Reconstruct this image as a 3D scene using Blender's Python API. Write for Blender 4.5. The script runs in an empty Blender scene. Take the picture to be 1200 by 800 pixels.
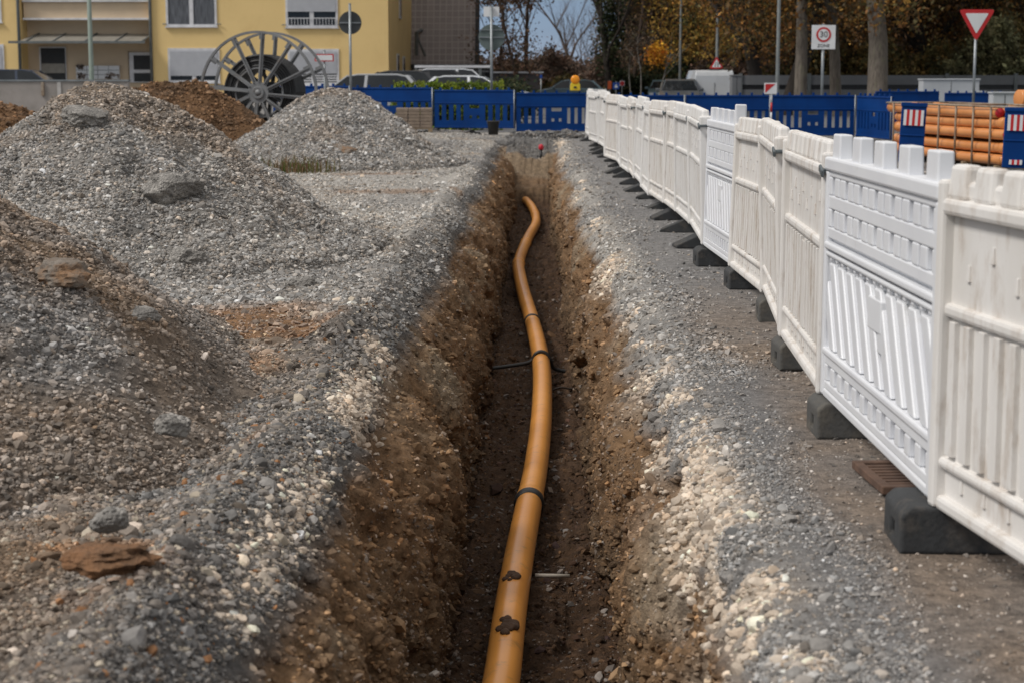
import bpy, math, random
import numpy as np
from mathutils import Vector, Matrix
R = math.radians
rng = np.random.default_rng(11)
random.seed(5)
scene = bpy.context.scene
COL = scene.collection

# ------------------------------------------------------------------ camera
EYE = 1.46; FPX = 2080.0
PITCH = math.atan(307 / FPX); YAW = math.atan(24 / FPX)
cam = bpy.data.objects.new('camera', bpy.data.cameras.new('camera')); COL.objects.link(cam)
cam.location = (0, 0, EYE); cam.rotation_euler = (math.pi / 2 - PITCH, 0, YAW)
cam.data.sensor_width = 36; cam.data.lens = 36 * FPX / 1200
cam.data.clip_start = 0.2; cam.data.clip_end = 1500
cam.data.dof.use_dof = True; cam.data.dof.focus_distance = 10.5; cam.data.dof.aperture_fstop = 4.8
scene.camera = cam
_Rm = cam.rotation_euler.to_matrix()

def ray(px, py):
    return _Rm @ Vector(((px - 600) / FPX, (400 - py) / FPX, -1))
def P(px, py, Y):                      # world point seen at a photo pixel, at distance Y along the trench
    d = ray(px, py); return Vector((0, 0, EYE)) + d * (Y / d.y)
def G(px, py, z=0.0):                  # world point where a photo pixel meets height z
    d = ray(px, py); return Vector((0, 0, EYE)) + d * ((z - EYE) / d.z)

# ------------------------------------------------------------------ tags
def tag(o, label=None, cat=None, group=None, kind=None):
    if label:
        o['label'] = label
        if not 4 <= len(label.split()) <= 16: print('LABEL', len(label.split()), label)
    if cat: o['category'] = cat
    if group: o['group'] = group
    if kind: o['kind'] = kind
    return o
def empty(name, loc, rz=0.0, label=None, cat=None, group=None):
    o = bpy.data.objects.new(name, None); COL.objects.link(o)
    o.location = loc; o.rotation_euler = (0, 0, rz); o.empty_display_size = .2
    return tag(o, label, cat, group)
def copy_tree(o, parent=None):
    c = o.copy(); COL.objects.link(c)
    if parent: c.parent = parent
    for ch in list(o.children): copy_tree(ch, c)
    return c

# ------------------------------------------------------------------ mesh builder
class MB:
    def __init__(s): s.v = []; s.f = []; s.mi = []; s.m = 0
    def add(s, vs, fs):
        b = len(s.v); s.v += [tuple(v) for v in vs]; s.f += [tuple(i + b for i in f) for f in fs]; s.mi += [s.m] * len(fs)
        return s
    def box(s, c, d, rot=None, taper=None):
        hx, hy, hz = d[0] / 2, d[1] / 2, d[2] / 2
        t = taper or (1, 1)
        vs = [Vector((sx * hx * (t[0] if sz > 0 else 1), sy * hy * (t[1] if sz > 0 else 1), sz * hz)) for sz in (-1, 1) for sy in (-1, 1) for sx in (-1, 1)]
        if rot is not None: vs = [rot @ v for v in vs]
        c = Vector(c); vs = [v + c for v in vs]
        return s.add(vs, [(0, 2, 3, 1), (4, 5, 7, 6), (0, 1, 5, 4), (2, 6, 7, 3), (0, 4, 6, 2), (1, 3, 7, 5)])
    def b2(s, a, b):
        a = Vector(a); b = Vector(b); return s.box((a + b) / 2, [abs(q) for q in (b - a)])
    def tube(s, pts, rad, n=8, cap=True):
        pts = [Vector(p) for p in pts]
        if not hasattr(rad, '__len__'): rad = [rad] * len(pts)
        vs = []; fs = []; up = None
        for i, p in enumerate(pts):
            t = (pts[min(i + 1, len(pts) - 1)] - pts[max(i - 1, 0)]).normalized()
            if up is None:
                up = Vector((0, 0, 1)) if abs(t.z) < .9 else Vector((0, 1, 0))
            x = t.cross(up).normalized(); y = x.cross(t).normalized(); up = y
            for k in range(n):
                a = 2 * math.pi * k / n; vs.append(p + (x * math.cos(a) + y * math.sin(a)) * rad[i])
        for i in range(len(pts) - 1):
            for k in range(n):
                k2 = (k + 1) % n; fs.append((i * n + k, i * n + k2, (i + 1) * n + k2, (i + 1) * n + k))
        if cap: fs += [tuple(range(n))[::-1], tuple(range((len(pts) - 1) * n, len(pts) * n))]
        return s.add(vs, fs)
    def prism(s, poly, axis, a, b):      # poly of 2-D points extruded along axis 'x','y','z' from a to b
        def mk(p, t):
            return {'x': (t, p[0], p[1]), 'y': (p[0], t, p[1]), 'z': (p[0], p[1], t)}[axis]
        n = len(poly); vs = [mk(p, a) for p in poly] + [mk(p, b) for p in poly]
        fs = [tuple(range(n))[::-1], tuple(range(n, 2 * n))] + [(k, (k + 1) % n, n + (k + 1) % n, n + k) for k in range(n)]
        return s.add(vs, fs)
    def ring(s, c, axis, r0, r1, w, n=48):  # flat annulus band, axis vector
        a = Vector(axis).normalized(); x = a.orthogonal().normalized(); y = a.cross(x); c = Vector(c)
        vs = []; fs = []
        for k in range(n):
            t = 2 * math.pi * k / n; d = x * math.cos(t) + y * math.sin(t)
            for (r, h) in ((r0, -w / 2), (r1, -w / 2), (r1, w / 2), (r0, w / 2)): vs.append(c + d * r + a * h)
        for k in range(n):
            k2 = (k + 1) % n
            for q in range(4):
                q2 = (q + 1) % 4; fs.append((k * 4 + q, k * 4 + q2, k2 * 4 + q2, k2 * 4 + q))
        return s.add(vs, fs)
    def build(s, name, mat, parent=None, bevel=0, smooth=False, seg=2, loc=None):
        me = bpy.data.meshes.new(name); me.from_pydata(s.v, [], s.f); me.validate()
        mats = mat if isinstance(mat, (list, tuple)) else [mat]
        for m in mats: me.materials.append(m)
        if len(mats) > 1 and len(me.polygons) == len(s.mi): me.polygons.foreach_set('material_index', s.mi)
        import bmesh
        bm = bmesh.new(); bm.from_mesh(me); bmesh.ops.recalc_face_normals(bm, faces=bm.faces); bm.to_mesh(me); bm.free()
        if smooth: me.polygons.foreach_set('use_smooth', [True] * len(me.polygons))
        o = bpy.data.objects.new(name, me); COL.objects.link(o)
        if parent: o.parent = parent
        if loc is not None: o.location = loc
        if bevel:
            b = o.modifiers.new('bevel', 'BEVEL'); b.width = bevel; b.segments = seg; b.limit_method = 'ANGLE'; b.angle_limit = R(40)
            if smooth is False: me.polygons.foreach_set('use_smooth', [False] * len(me.polygons))
        if smooth == 'auto' or (smooth and bevel):
            pass
        return o

def np_mesh(name, V, F, mat, col=None, smooth=False, parent=None):
    """V (n,3) float32, F (m,k) int32 with a constant k"""
    me = bpy.data.meshes.new(name); k = F.shape[1]
    me.vertices.add(len(V)); me.vertices.foreach_set('co', np.ascontiguousarray(V, dtype=np.float32).ravel())
    me.loops.add(F.size); me.loops.foreach_set('vertex_index', np.ascontiguousarray(F, dtype=np.int32).ravel())
    me.polygons.add(len(F)); me.polygons.foreach_set('loop_start', np.arange(0, F.size, k, dtype=np.int32))
    if smooth: me.polygons.foreach_set('use_smooth', np.ones(len(F), dtype=bool))
    else: me.polygons.foreach_set('use_smooth', np.zeros(len(F), dtype=bool))
    me.update(calc_edges=True)
    if col is not None:
        ca = me.color_attributes.new('Col', 'FLOAT_COLOR', 'POINT')
        c4 = np.ones((len(V), 4), dtype=np.float32); c4[:, :3] = col; ca.data.foreach_set('color', c4.ravel())
    me.materials.append(mat)
    o = bpy.data.objects.new(name, me); COL.objects.link(o)
    if parent: o.parent = parent
    return o

# ------------------------------------------------------------------ numpy noise
def _h(ix, iy, iz, s):
    h = (ix.astype(np.uint32) * np.uint32(374761393) + iy.astype(np.uint32) * np.uint32(668265263) + iz.astype(np.uint32) * np.uint32(2246822519) + np.uint32((s * 3266489917) & 0xffffffff))
    h ^= h >> np.uint32(15); h *= np.uint32(2246822519); h ^= h >> np.uint32(13); h *= np.uint32(3266489917); h ^= h >> np.uint32(16)
    return (h & np.uint32(0xffffff)).astype(np.float32) / np.float32(8388608.0) - 1
def vnoise(x, y, z, s=0):
    x, y, z = np.broadcast_arrays(np.asarray(x, np.float32), np.asarray(y, np.float32), np.asarray(z, np.float32))
    fx = np.floor(x); fy = np.floor(y); fz = np.floor(z)
    ix = fx.astype(np.int64); iy = fy.astype(np.int64); iz = fz.astype(np.int64)
    u = x - fx; v = y - fy; w = z - fz
    u = u * u * (3 - 2 * u); v = v * v * (3 - 2 * v); w = w * w * (3 - 2 * w)
    def c(a, b, d): return _h(ix + a, iy + b, iz + d, s)
    x00 = c(0, 0, 0) * (1 - u) + c(1, 0, 0) * u; x10 = c(0, 1, 0) * (1 - u) + c(1, 1, 0) * u
    x01 = c(0, 0, 1) * (1 - u) + c(1, 0, 1) * u; x11 = c(0, 1, 1) * (1 - u) + c(1, 1, 1) * u
    return (x00 * (1 - v) + x10 * v) * (1 - w) + (x01 * (1 - v) + x11 * v) * w
def fbm(x, y, z=0.0, oct=4, s=0, gain=.5):
    a = 1.0; t = 0; n = 0
    x = np.asarray(x, np.float32); y = np.asarray(y, np.float32); z = np.asarray(z, np.float32)
    for o in range(oct):
        t = t + a * vnoise(x * 2 ** o + 17.3 * o, y * 2 ** o + 9.1 * o, z * 2 ** o + 3.7 * o, s + o); n += a; a *= gain
    return t / n
def sstep(a, b, x):
    t = np.clip((x - a) / (b - a), 0, 1); return t * t * (3 - 2 * t)

# ------------------------------------------------------------------ materials
def new_mat(name):
    m = bpy.data.materials.new(name); m.use_nodes = True
    return m, m.node_tree.nodes, m.node_tree.links, m.node_tree.nodes['Principled BSDF']
def mat(name, c1, c2=None, scale=4.0, rough=.6, bump=0.0, bscale=None, metal=0.0, stretch=(1, 1, 1), detail=5, lo=.35, hi=.65, spec=.5, dirt=None, dscale=3, dlo=.55, dhi=.75, c3=None):
    m, N, L, b = new_mat(name)
    b.inputs['Roughness'].default_value = rough; b.inputs['Metallic'].default_value = metal
    b.inputs['Specular IOR Level'].default_value = spec
    tc = N.new('ShaderNodeTexCoord'); mp = N.new('ShaderNodeMapping'); mp.inputs['Scale'].default_value = stretch
    L.new(tc.outputs['Object'], mp.inputs['Vector'])
    c2 = c2 or tuple(x * .8 for x in c1)
    nz = N.new('ShaderNodeTexNoise'); nz.inputs['Scale'].default_value = scale; nz.inputs['Detail'].default_value = detail
    L.new(mp.outputs[0], nz.inputs['Vector'])
    cr = N.new('ShaderNodeValToRGB'); cr.color_ramp.elements[0].position = lo; cr.color_ramp.elements[1].position = hi
    cr.color_ramp.elements[0].color = (*c1, 1); cr.color_ramp.elements[1].color = (*c2, 1)
    L.new(nz.outputs[0], cr.inputs[0]); last = cr.outputs[0]
    if dirt:
        n2 = N.new('ShaderNodeTexNoise'); n2.inputs['Scale'].default_value = dscale; n2.inputs['Detail'].default_value = 8; n2.inputs['Roughness'].default_value = .7
        L.new(mp.outputs[0], n2.inputs['Vector'])
        mr = N.new('ShaderNodeMapRange'); mr.inputs[1].default_value = dlo; mr.inputs[2].default_value = dhi
        L.new(n2.outputs[0], mr.inputs[0])
        mx = N.new('ShaderNodeMix'); mx.data_type = 'RGBA'; L.new(mr.outputs[0], mx.inputs[0]); L.new(last, mx.inputs[6]); mx.inputs[7].default_value = (*dirt, 1); last = mx.outputs[2]
    L.new(last, b.inputs['Base Color'])
    if bump:
        nb = N.new('ShaderNodeTexNoise'); nb.inputs['Scale'].default_value = bscale or scale * 4; nb.inputs['Detail'].default_value = 6
        L.new(mp.outputs[0], nb.inputs['Vector'])
        bp = N.new('ShaderNodeBump'); bp.inputs['Strength'].default_value = 1; bp.inputs['Distance'].default_value = bump
        L.new(nb.outputs[0], bp.inputs['Height']); L.new(bp.outputs[0], b.inputs['Normal'])
    return m
def attr_mat(name, rough=.9, fine=60.0, amp=.5, bump=.006, spec=.3, fine2=14.0, trans=0.0):
    """base colour from the vertex colour 'Col' (what the stuff is made of), broken up by noise"""
    m, N, L, b = new_mat(name)
    b.inputs['Roughness'].default_value = rough; b.inputs['Specular IOR Level'].default_value = spec
    at = N.new('ShaderNodeVertexColor'); at.layer_name = 'Col'
    tc = N.new('ShaderNodeTexCoord')
    nz = N.new('ShaderNodeTexNoise'); nz.inputs['Scale'].default_value = fine; nz.inputs['Detail'].default_value = 5; nz.inputs['Roughness'].default_value = .7
    n2 = N.new('ShaderNodeTexNoise'); n2.inputs['Scale'].default_value = fine2; n2.inputs['Detail'].default_value = 4
    L.new(tc.outputs['Object'], nz.inputs['Vector']); L.new(tc.outputs['Object'], n2.inputs['Vector'])
    ad = N.new('ShaderNodeMath'); ad.operation = 'ADD'; L.new(nz.outputs[0], ad.inputs[0]); L.new(n2.outputs[0], ad.inputs[1])
    mr = N.new('ShaderNodeMapRange'); mr.inputs[1].default_value = .7; mr.inputs[2].default_value = 1.3; mr.inputs[3].default_value = 1 - amp; mr.inputs[4].default_value = 1 + amp
    L.new(ad.outputs[0], mr.inputs[0])
    mx = N.new('ShaderNodeVectorMath'); mx.operation = 'SCALE'; L.new(at.outputs[0], mx.inputs[0]); L.new(mr.outputs[0], mx.inputs['Scale'])
    L.new(mx.outputs[0], b.inputs['Base Color'])
    if bump:
        bp = N.new('ShaderNodeBump'); bp.inputs['Distance'].default_value = bump; L.new(nz.outputs[0], bp.inputs['Height']); L.new(bp.outputs[0], b.inputs['Normal'])
    if trans:
        out = N['Material Output']; t = N.new('ShaderNodeBsdfTranslucent'); L.new(mx.outputs[0], t.inputs[0])
        ms = N.new('ShaderNodeMixShader'); ms.inputs[0].default_value = trans; L.new(b.outputs[0], ms.inputs[1]); L.new(t.outputs[0], ms.inputs[2]); L.new(ms.outputs[0], out.inputs[0])
    return m
M_ground = attr_mat('site_earth', fine=42, amp=.5, bump=.028)
M_stone = attr_mat('gravel_stone', fine=40, amp=.22, bump=.002, rough=.85, fine2=9)
M_leaf = attr_mat('leaf', fine=3, amp=.3, bump=0, rough=.7, trans=.35)
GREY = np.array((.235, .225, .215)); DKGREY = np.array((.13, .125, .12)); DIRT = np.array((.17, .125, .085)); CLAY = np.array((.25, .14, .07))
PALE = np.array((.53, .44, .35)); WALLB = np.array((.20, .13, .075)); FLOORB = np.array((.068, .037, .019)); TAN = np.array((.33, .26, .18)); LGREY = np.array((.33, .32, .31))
def mixc(c, d, t): return c * (1 - t[..., None]) + d * t[..., None]

# ------------------------------------------------------------------ stones (numpy, one mesh per batch)
def ico():
    t = (1 + 5 ** .5) / 2
    v = np.array([(-1, t, 0), (1, t, 0), (-1, -t, 0), (1, -t, 0), (0, -1, t), (0, 1, t), (0, -1, -t), (0, 1, -t), (t, 0, -1), (t, 0, 1), (-t, 0, -1), (-t, 0, 1)], float)
    v /= np.linalg.norm(v[0])
    f = np.array([(0, 11, 5), (0, 5, 1), (0, 1, 7), (0, 7, 10), (0, 10, 11), (1, 5, 9), (5, 11, 4), (11, 10, 2), (10, 7, 6), (7, 1, 8), (3, 9, 4), (3, 4, 2), (3, 2, 6), (3, 6, 8), (3, 8, 9), (4, 9, 5), (2, 4, 11), (6, 2, 10), (8, 6, 7), (9, 8, 1)])
    return v, f
def _unused(): pass
def subdiv(v, f):
    v = list(map(tuple, v)); cache = {}; nf = []
    def mid(a, b):
        k = (min(a, b), max(a, b))
        if k not in cache:
            p = np.array(v[a]) + np.array(v[b]); p /= np.linalg.norm(p); cache[k] = len(v); v.append(tuple(p))
        return cache[k]
    for a, b, c in f:
        ab, bc, ca = mid(a, b), mid(b, c), mid(c, a); nf += [(a, ab, ca), (b, bc, ab), (c, ca, bc), (ab, bc, ca)]
    return np.array(v), np.array(nf)
ICO = ico(); ICO2 = subdiv(*ICO)
CUBE = (np.array([(x, y, z) for z in (-.62, .62) for y in (-.62, .62) for x in (-.62, .62)]), np.array([(0, 2, 3, 1), (4, 5, 7, 6), (0, 1, 5, 4), (2, 6, 7, 3), (0, 4, 6, 2), (1, 3, 7, 5)]))
def variants(base, K=16, amt=.22, r=None):
    r = r or np.random.default_rng(3); out = []
    for k in range(K):
        v = base[0].copy(); n = r.normal(size=3)
        v = v + r.normal(size=v.shape) * amt * (.5 if len(v) > 20 else 1)
        for q in range(4 if len(v) > 20 else 0):   # chop flat facets
            d = r.normal(size=3); d /= np.linalg.norm(d); h = .55 + .25 * r.random(); t = v @ d; v = v - np.outer(np.clip(t - h, 0, None), d)
        out.append(v)
    return np.array(out)
VAR = {'ico': (variants(ICO, amt=.16), ICO[1]), 'ico2': (variants(ICO2, amt=.14), ICO2[1]), 'cube': (variants(CUBE, amt=.17), CUBE[1])}
def stones(name, pos, rad, col, kind='ico', flat=.65, parent=None, sink=.15, m=None, smooth=False):
    n = len(pos); V, F = VAR[kind]; k = V.shape[1]
    q = rng.normal(size=(n, 4)); q /= np.linalg.norm(q, axis=1)[:, None]; w, x, y, z = q.T
    Rm = np.stack([1 - 2 * (y * y + z * z), 2 * (x * y - z * w), 2 * (x * z + y * w), 2 * (x * y + z * w), 1 - 2 * (x * x + z * z), 2 * (y * z - x * w), 2 * (x * z - y * w), 2 * (y * z + x * w), 1 - 2 * (x * x + y * y)], 1).reshape(n, 3, 3)
    sc = np.stack([rng.uniform(.8, 1.35, n), rng.uniform(.7, 1.0, n), rng.uniform(flat - .2, flat + .25, n)], 1) * np.asarray(rad)[:, None]
    vv = V[rng.integers(0, len(V), n)] * sc[:, None, :]
    vv = np.einsum('nki,nji->nkj', vv, Rm); vv[:, :, 2] *= .8
    vv += pos[:, None, :]
    vv[:, :, 2] += (np.asarray(rad) * (.5 - sink) * .5)[:, None]
    FF = (F[None] + (np.arange(n) * k)[:, None, None]).reshape(-1, F.shape[1])
    cc = np.repeat(np.asarray(col, np.float32), k, axis=0)
    return np_mesh(name, vv.reshape(-1, 3), FF, m or M_stone, cc, parent=parent, smooth=smooth)
def grid_scatter(Pg, n, wfun):
    """random points on a structured surface Pg[i,j,3]; weight per unit area from wfun(centre)"""
    A = Pg[:-1, :-1]; B = Pg[1:, :-1]; C = Pg[:-1, 1:]
    area = np.linalg.norm(np.cross(B - A, C - A), axis=2)
    w = (area * wfun((A + Pg[1:, 1:]) / 2)).ravel().astype(np.float64); w = np.clip(w, 0, None); cw = np.cumsum(w); cw /= cw[-1]
    idx = np.searchsorted(cw, rng.random(n)); idx = np.minimum(idx, w.size - 1)
    i, j = np.unravel_index(idx, area.shape); u = rng.random((n, 1)); v = rng.random((n, 1))
    return Pg[i, j] * (1 - u) * (1 - v) + Pg[i + 1, j] * u * (1 - v) + Pg[i, j + 1] * (1 - u) * v + Pg[i + 1, j + 1] * u * v, (i, j)
def stone_cols(n, base, var=.35, warm=.25):
    g = np.exp(rng.normal(0, var, (n, 1))); w = np.abs(rng.normal(0, 1, (n, 1))) * warm * .26 - .035
    c = base * g * np.concatenate([1 + w, np.ones((n, 1)), 1 - w], 1)
    return np.clip(c, .02, .75)
# ------------------------------------------------------------------ the building site ground with its trench
ratio = 1.0026
NY = int(math.log(49.5 / 2.6) / math.log(ratio))
Yr = (2.6 * ratio ** np.arange(NY + 1)).astype(np.float32)
def spaced(a, b, n, pw):  # denser near a
    t = np.linspace(0, 1, n) ** pw; return a + (b - a) * t
XL = spaced(-1.02, -16.0, 330, 2.0)[::-1]
XR = spaced(.80, 11.0, 210, 1.9)
ctrl = np.array([(-1.02, 0), (-.93, -.015), (-.83, -.08), (-.66, -.27), (-.52, -.46), (-.455, -.62), (-.42, -.95), (-.39, -1.2), (-.2, -1.22), (0, -1.2), (.2, -1.22), (.39, -1.2), (.40, -.95), (.425, -.6), (.455, -.40), (.55, -.22), (.66, -.05), (.73, -.01), (.80, 0)])
NT = 300
seg = np.r_[0, np.cumsum(np.linalg.norm(np.diff(ctrl, axis=0), axis=1))]
tt = np.linspace(0, seg[-1], NT + 2)[1:-1]
ctx = np.interp(tt, seg, ctrl[:, 0]); ctz = np.interp(tt, seg, ctrl[:, 1])
ker = np.ones(7) / 7
cxp = np.convolve(np.pad(ctx, 3, 'edge'), ker, 'valid'); czp = np.convolve(np.pad(ctz, 3, 'edge'), ker, 'valid')
X1 = np.r_[XL, cxp, XR]; Z1 = np.r_[XL * 0, czp, XR * 0]
NX = len(X1)
Yg = np.repeat(Yr[:, None], NX, 1); Xg = np.repeat(X1[None].astype(np.float32), NY + 1, 0); Zg = np.repeat(Z1[None].astype(np.float32), NY + 1, 0)
intr = np.zeros(NX, bool); intr[len(XL):len(XL) + NT] = True
# normals of the cross-section
dx = np.gradient(X1); dz = np.gradient(Z1); ln = np.hypot(dx, dz); nx = -dz / ln; nz = dx / ln
wallness = np.clip(-Z1 / .25, 0, 1) * (np.abs(nx) > .5)
taper_end = 1 - sstep(43.0, 45.0, Yg)                                    # no trench beyond here
# rim wander
wob = .10 * fbm(Yr * .55, 3.3, 0, 3, 5) + .06 * fbm(Yr * 2.2, 8.3, 0, 3, 6)
wobR = .07 * fbm(Yr * .6, 13.3, 0, 3, 15) + .05 * fbm(Yr * 2.4, 18.3, 0, 3, 16)
side = np.where(Xg < 0, wob[:, None], wobR[:, None])
rimw = sstep(.42, .8, np.abs(Xg)) * (1 - sstep(1.0, 2.2, np.abs(Xg)))
Xg = Xg + side * rimw
# the far end: steps up from the trench floor
fl = -1.2 + .38 * sstep(37.4, 37.9, Yg) + .1 * sstep(38.6, 38.9, Yg) + .32 * sstep(40.2, 40.6, Yg) + .42 * sstep(40.9, 44.2, Yg)
fl = fl + .13 * fbm(Xg * 3, Yg * 1.6, 0, 4, 3) * (1 - sstep(43, 44.5, Yg)) + .12 * sstep(.1, .4, np.abs(Xg)) * sstep(39.8, 40.6, Yg) * (Yg < 42)
far = Yg > 36.5
Zg = np.where(far & intr[None], np.maximum(Zg, fl), Zg) * np.where(intr[None], taper_end, 1)
# narrow berm on the left rim of the trench, dug-out spoil
berm = np.exp(-((Xg + 1.08) / .13) ** 2) * .07 * (1 + .9 * fbm(Yg * .9, 1, 0, 3, 9)) * (1 - sstep(26, 34, Yg))
Zg = Zg + berm
outL = sstep(-.8, -1.15, Xg); outR = sstep(.7, 1.0, Xg)
rough_near = (1 - sstep(8.5, 12, Yg))
und = fbm(Xg * .9, Yg * .6, 0, 4, 21)
Zg = Zg + outL * (.075 * und * rough_near + .03 * und) + outR * .012 * und
Zg = Zg + outL * rough_near * (.05 * np.abs(fbm(Xg * 3.1, Yg * 2.2, 0, 4, 31)))
Zg = Zg + (.012 * fbm(Xg * 9, Yg * 9, 0, 3, 41)) * (1 - intr[None] * .6) * np.where(outR > .5, .45, 1)
# wall and floor relief, along the cross-section normal
wl = wallness[None] * np.ones_like(Yg)
rel = .12 * fbm(Yg * .9, Zg * 1.6, np.sign(Xg) * 3, 3, 51) + .10 * fbm(Yg * 4.5, Zg * 2.4, np.sign(Xg) * 7, 4, 61) + .055 * fbm(Yg * 14, Zg * 11, Xg * 14, 4, 71, .6) + .028 * fbm(Yg * 26 + Zg * 6, Zg * 6, np.sign(Xg) * 4, 3, 73)
cr_ = fbm(Yg * 3.1 + Zg * 1.1, Zg * 5.5, np.sign(Xg) * 11, 3, 66); rel = rel - .08 * sstep(.12, .42, cr_)   # lumps that broke out
rel = rel + .022 * np.abs(np.sin(math.pi * (Yg / .14 + Zg * .35 + .8 * fbm(Yg * 1.3, Zg, np.sign(Xg), 2, 68)))) * sstep(-.2, .3, fbm(Yg * .8, Zg * .8, np.sign(Xg) * 5, 2, 69))
floorn = (1 - wl) * sstep(.9, 1.1, -Z1)[None]
relf = .09 * fbm(Xg * 4, Yg * 2.6, 0, 4, 81) + .075 * np.abs(fbm(Xg * 9, Yg * 7, 0, 4, 83)) + .018 * fbm(Xg * 40, Yg * 40, 0, 2, 84)
slopey = sstep(.02, .3, -Z1)[None] * (1 - floorn)
disp = (rel * slopey + relf * floorn) * taper_end * np.where(far, .8, 1)
Xg = Xg + nx[None] * disp; Zg = Zg + nz[None] * disp
Zg = Zg + .14 * sstep(38, 45, Yg) * sstep(-.6, -2.6, Xg)
# edges of the sheet meet the outer ground
edge = np.minimum(sstep(-16, -14.5, Xg), 1) * (1 - sstep(9.5, 10.9, Xg)) * (1 - sstep(47.5, 49.4, Yg)) * sstep(2.6, 2.9, Yg)
Zg = np.where(intr[None] & (Yg < 47), Zg, Zg * edge)
PG = np.stack([Xg, Yg, Zg], 2).astype(np.float32)
# ---- what the ground is made of, plus shade put into the trench colours
n1 = fbm(Xg * 1.1, Yg * .8, Zg, 4, 101); n2 = fbm(Xg * 4, Yg * 3, Zg * 4, 4, 102); n3 = fbm(Xg * .35, Yg * .25, 0, 3, 103)
C = np.ones(PG.shape) * GREY
C = mixc(C, np.array((.40, .375, .34)), sstep(-.5, .3, n3 + .5 * n1) * sstep(8, 13, Yg) * .9)
C = mixc(C, DIRT * np.array((1.05, .96, .86)), np.clip(sstep(-.4, .2, n1 + .45 * n2) * rough_near * outL * .97, 0, 1))
C = mixc(C, DIRT * 1.2, sstep(.25, .55, n1 + .3 * n2) * outL * (1 - rough_near) * .55)
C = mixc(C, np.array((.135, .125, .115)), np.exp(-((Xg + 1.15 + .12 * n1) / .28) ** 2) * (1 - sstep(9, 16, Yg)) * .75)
C = mixc(C, np.array((.20, .14, .092)), sstep(-1.15, -1.6, Xg + .35 * n1) * rough_near * sstep(-.5, .1, n2 + .4) * .75)
# clay stains on the ground, at the places the photograph shows
for (px, py, sx, sy, k) in ((285, 378, .55, .9, 1), (330, 392, .35, .6, .9), (240, 395, .4, .5, .8), (105, 640, .22, .14, 1), (60, 545, .35, .3, .5), (290, 430, .25, .3, .6), (470, 225, 1.0, .6, .6), (555, 228, .3, .6, .5), (430, 205, .9, .5, .5), (270, 515, .16, .2, .5), (505, 335, .3, .5, .4), (160, 700, .3, .2, .5), (370, 478, .15, .2, .4)):
    g = G(px, py)
    d = ((Xg - g.x) / sx) ** 2 + ((Yg - g.y) / sy) ** 2 + .9 * n2
    C = mixc(C, CLAY if k > .45 else TAN, (1 - sstep(.3, 1.2, d)) * k * (Zg > -.2))
# right hand strip: trodden grey gravel, brown dust over asphalt further right
C = mixc(C, np.array((.19, .185, .185)), outR * .75)
dust = sstep(.92, 1.2, Xg + .3 * n1) * (1 - sstep(9, 14, Yg)) * outR
C = mixc(C, np.array((.255, .20, .155)), np.clip(dust * (.8 + .5 * n2), 0, 1))
C = mixc(C, np.array((.19, .18, .172)), sstep(1.6, 2.2, Xg) * .8)
# trench section
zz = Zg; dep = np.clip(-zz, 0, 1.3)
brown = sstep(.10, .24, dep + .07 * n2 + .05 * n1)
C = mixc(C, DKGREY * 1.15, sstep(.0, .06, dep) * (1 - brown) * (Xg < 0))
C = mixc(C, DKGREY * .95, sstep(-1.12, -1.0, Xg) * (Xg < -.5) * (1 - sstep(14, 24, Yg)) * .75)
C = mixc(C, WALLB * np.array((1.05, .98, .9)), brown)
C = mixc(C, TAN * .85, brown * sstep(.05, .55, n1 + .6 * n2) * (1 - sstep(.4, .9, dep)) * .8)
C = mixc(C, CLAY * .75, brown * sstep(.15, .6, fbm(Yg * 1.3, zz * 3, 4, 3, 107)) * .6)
C = mixc(C, WALLB * .55, sstep(.45, 1.0, dep + .12 * n2) * .9)  # lower walls darken with depth: shade and damp put into the colour
C = mixc(C, FLOORB, sstep(1.0, 1.15, dep + .05 * n2))  # darkest at the floor: the trench's shade is in this brown, besides damp
# pale limestone lens exposed high in the right wall and here and there on the left rim
lime_c = sstep(-.05, .4, fbm(Yg * .55, 4.4, 0, 3, 120) + .75 * n2 + .2 * (Yg < 7.5) - .10)
lime = np.exp(-((Xg - .62 - .05 * n1) / .13) ** 2) * (dep < .5) * lime_c
C = mixc(C, PALE * .85, np.clip(lime * 1.2, 0, 1))
limeL = np.exp(-((Xg + .86) / .08) ** 2) * sstep(.1, .4, fbm(Yg * .9, 9.4, 0, 3, 121)) * (Yg < 10)
C = mixc(C, PALE * .7, np.clip(limeL, 0, 1) * .8)
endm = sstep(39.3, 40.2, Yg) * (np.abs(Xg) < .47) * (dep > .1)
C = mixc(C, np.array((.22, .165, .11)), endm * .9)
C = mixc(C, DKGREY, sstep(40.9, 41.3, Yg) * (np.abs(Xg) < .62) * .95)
C = np.clip(C, .01, .8)
ii = np.arange((NY + 1) * NX).reshape(NY + 1, NX)
F = np.stack([ii[:-1, :-1], ii[:-1, 1:], ii[1:, 1:], ii[1:, :-1]], 2).reshape(-1, 4)
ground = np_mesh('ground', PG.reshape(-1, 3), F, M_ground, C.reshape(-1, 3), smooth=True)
tag(ground, kind='structure')
GY0, GY1 = Yr[0], Yr[-1]
def gcol(i, j): return C[i, j]

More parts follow.
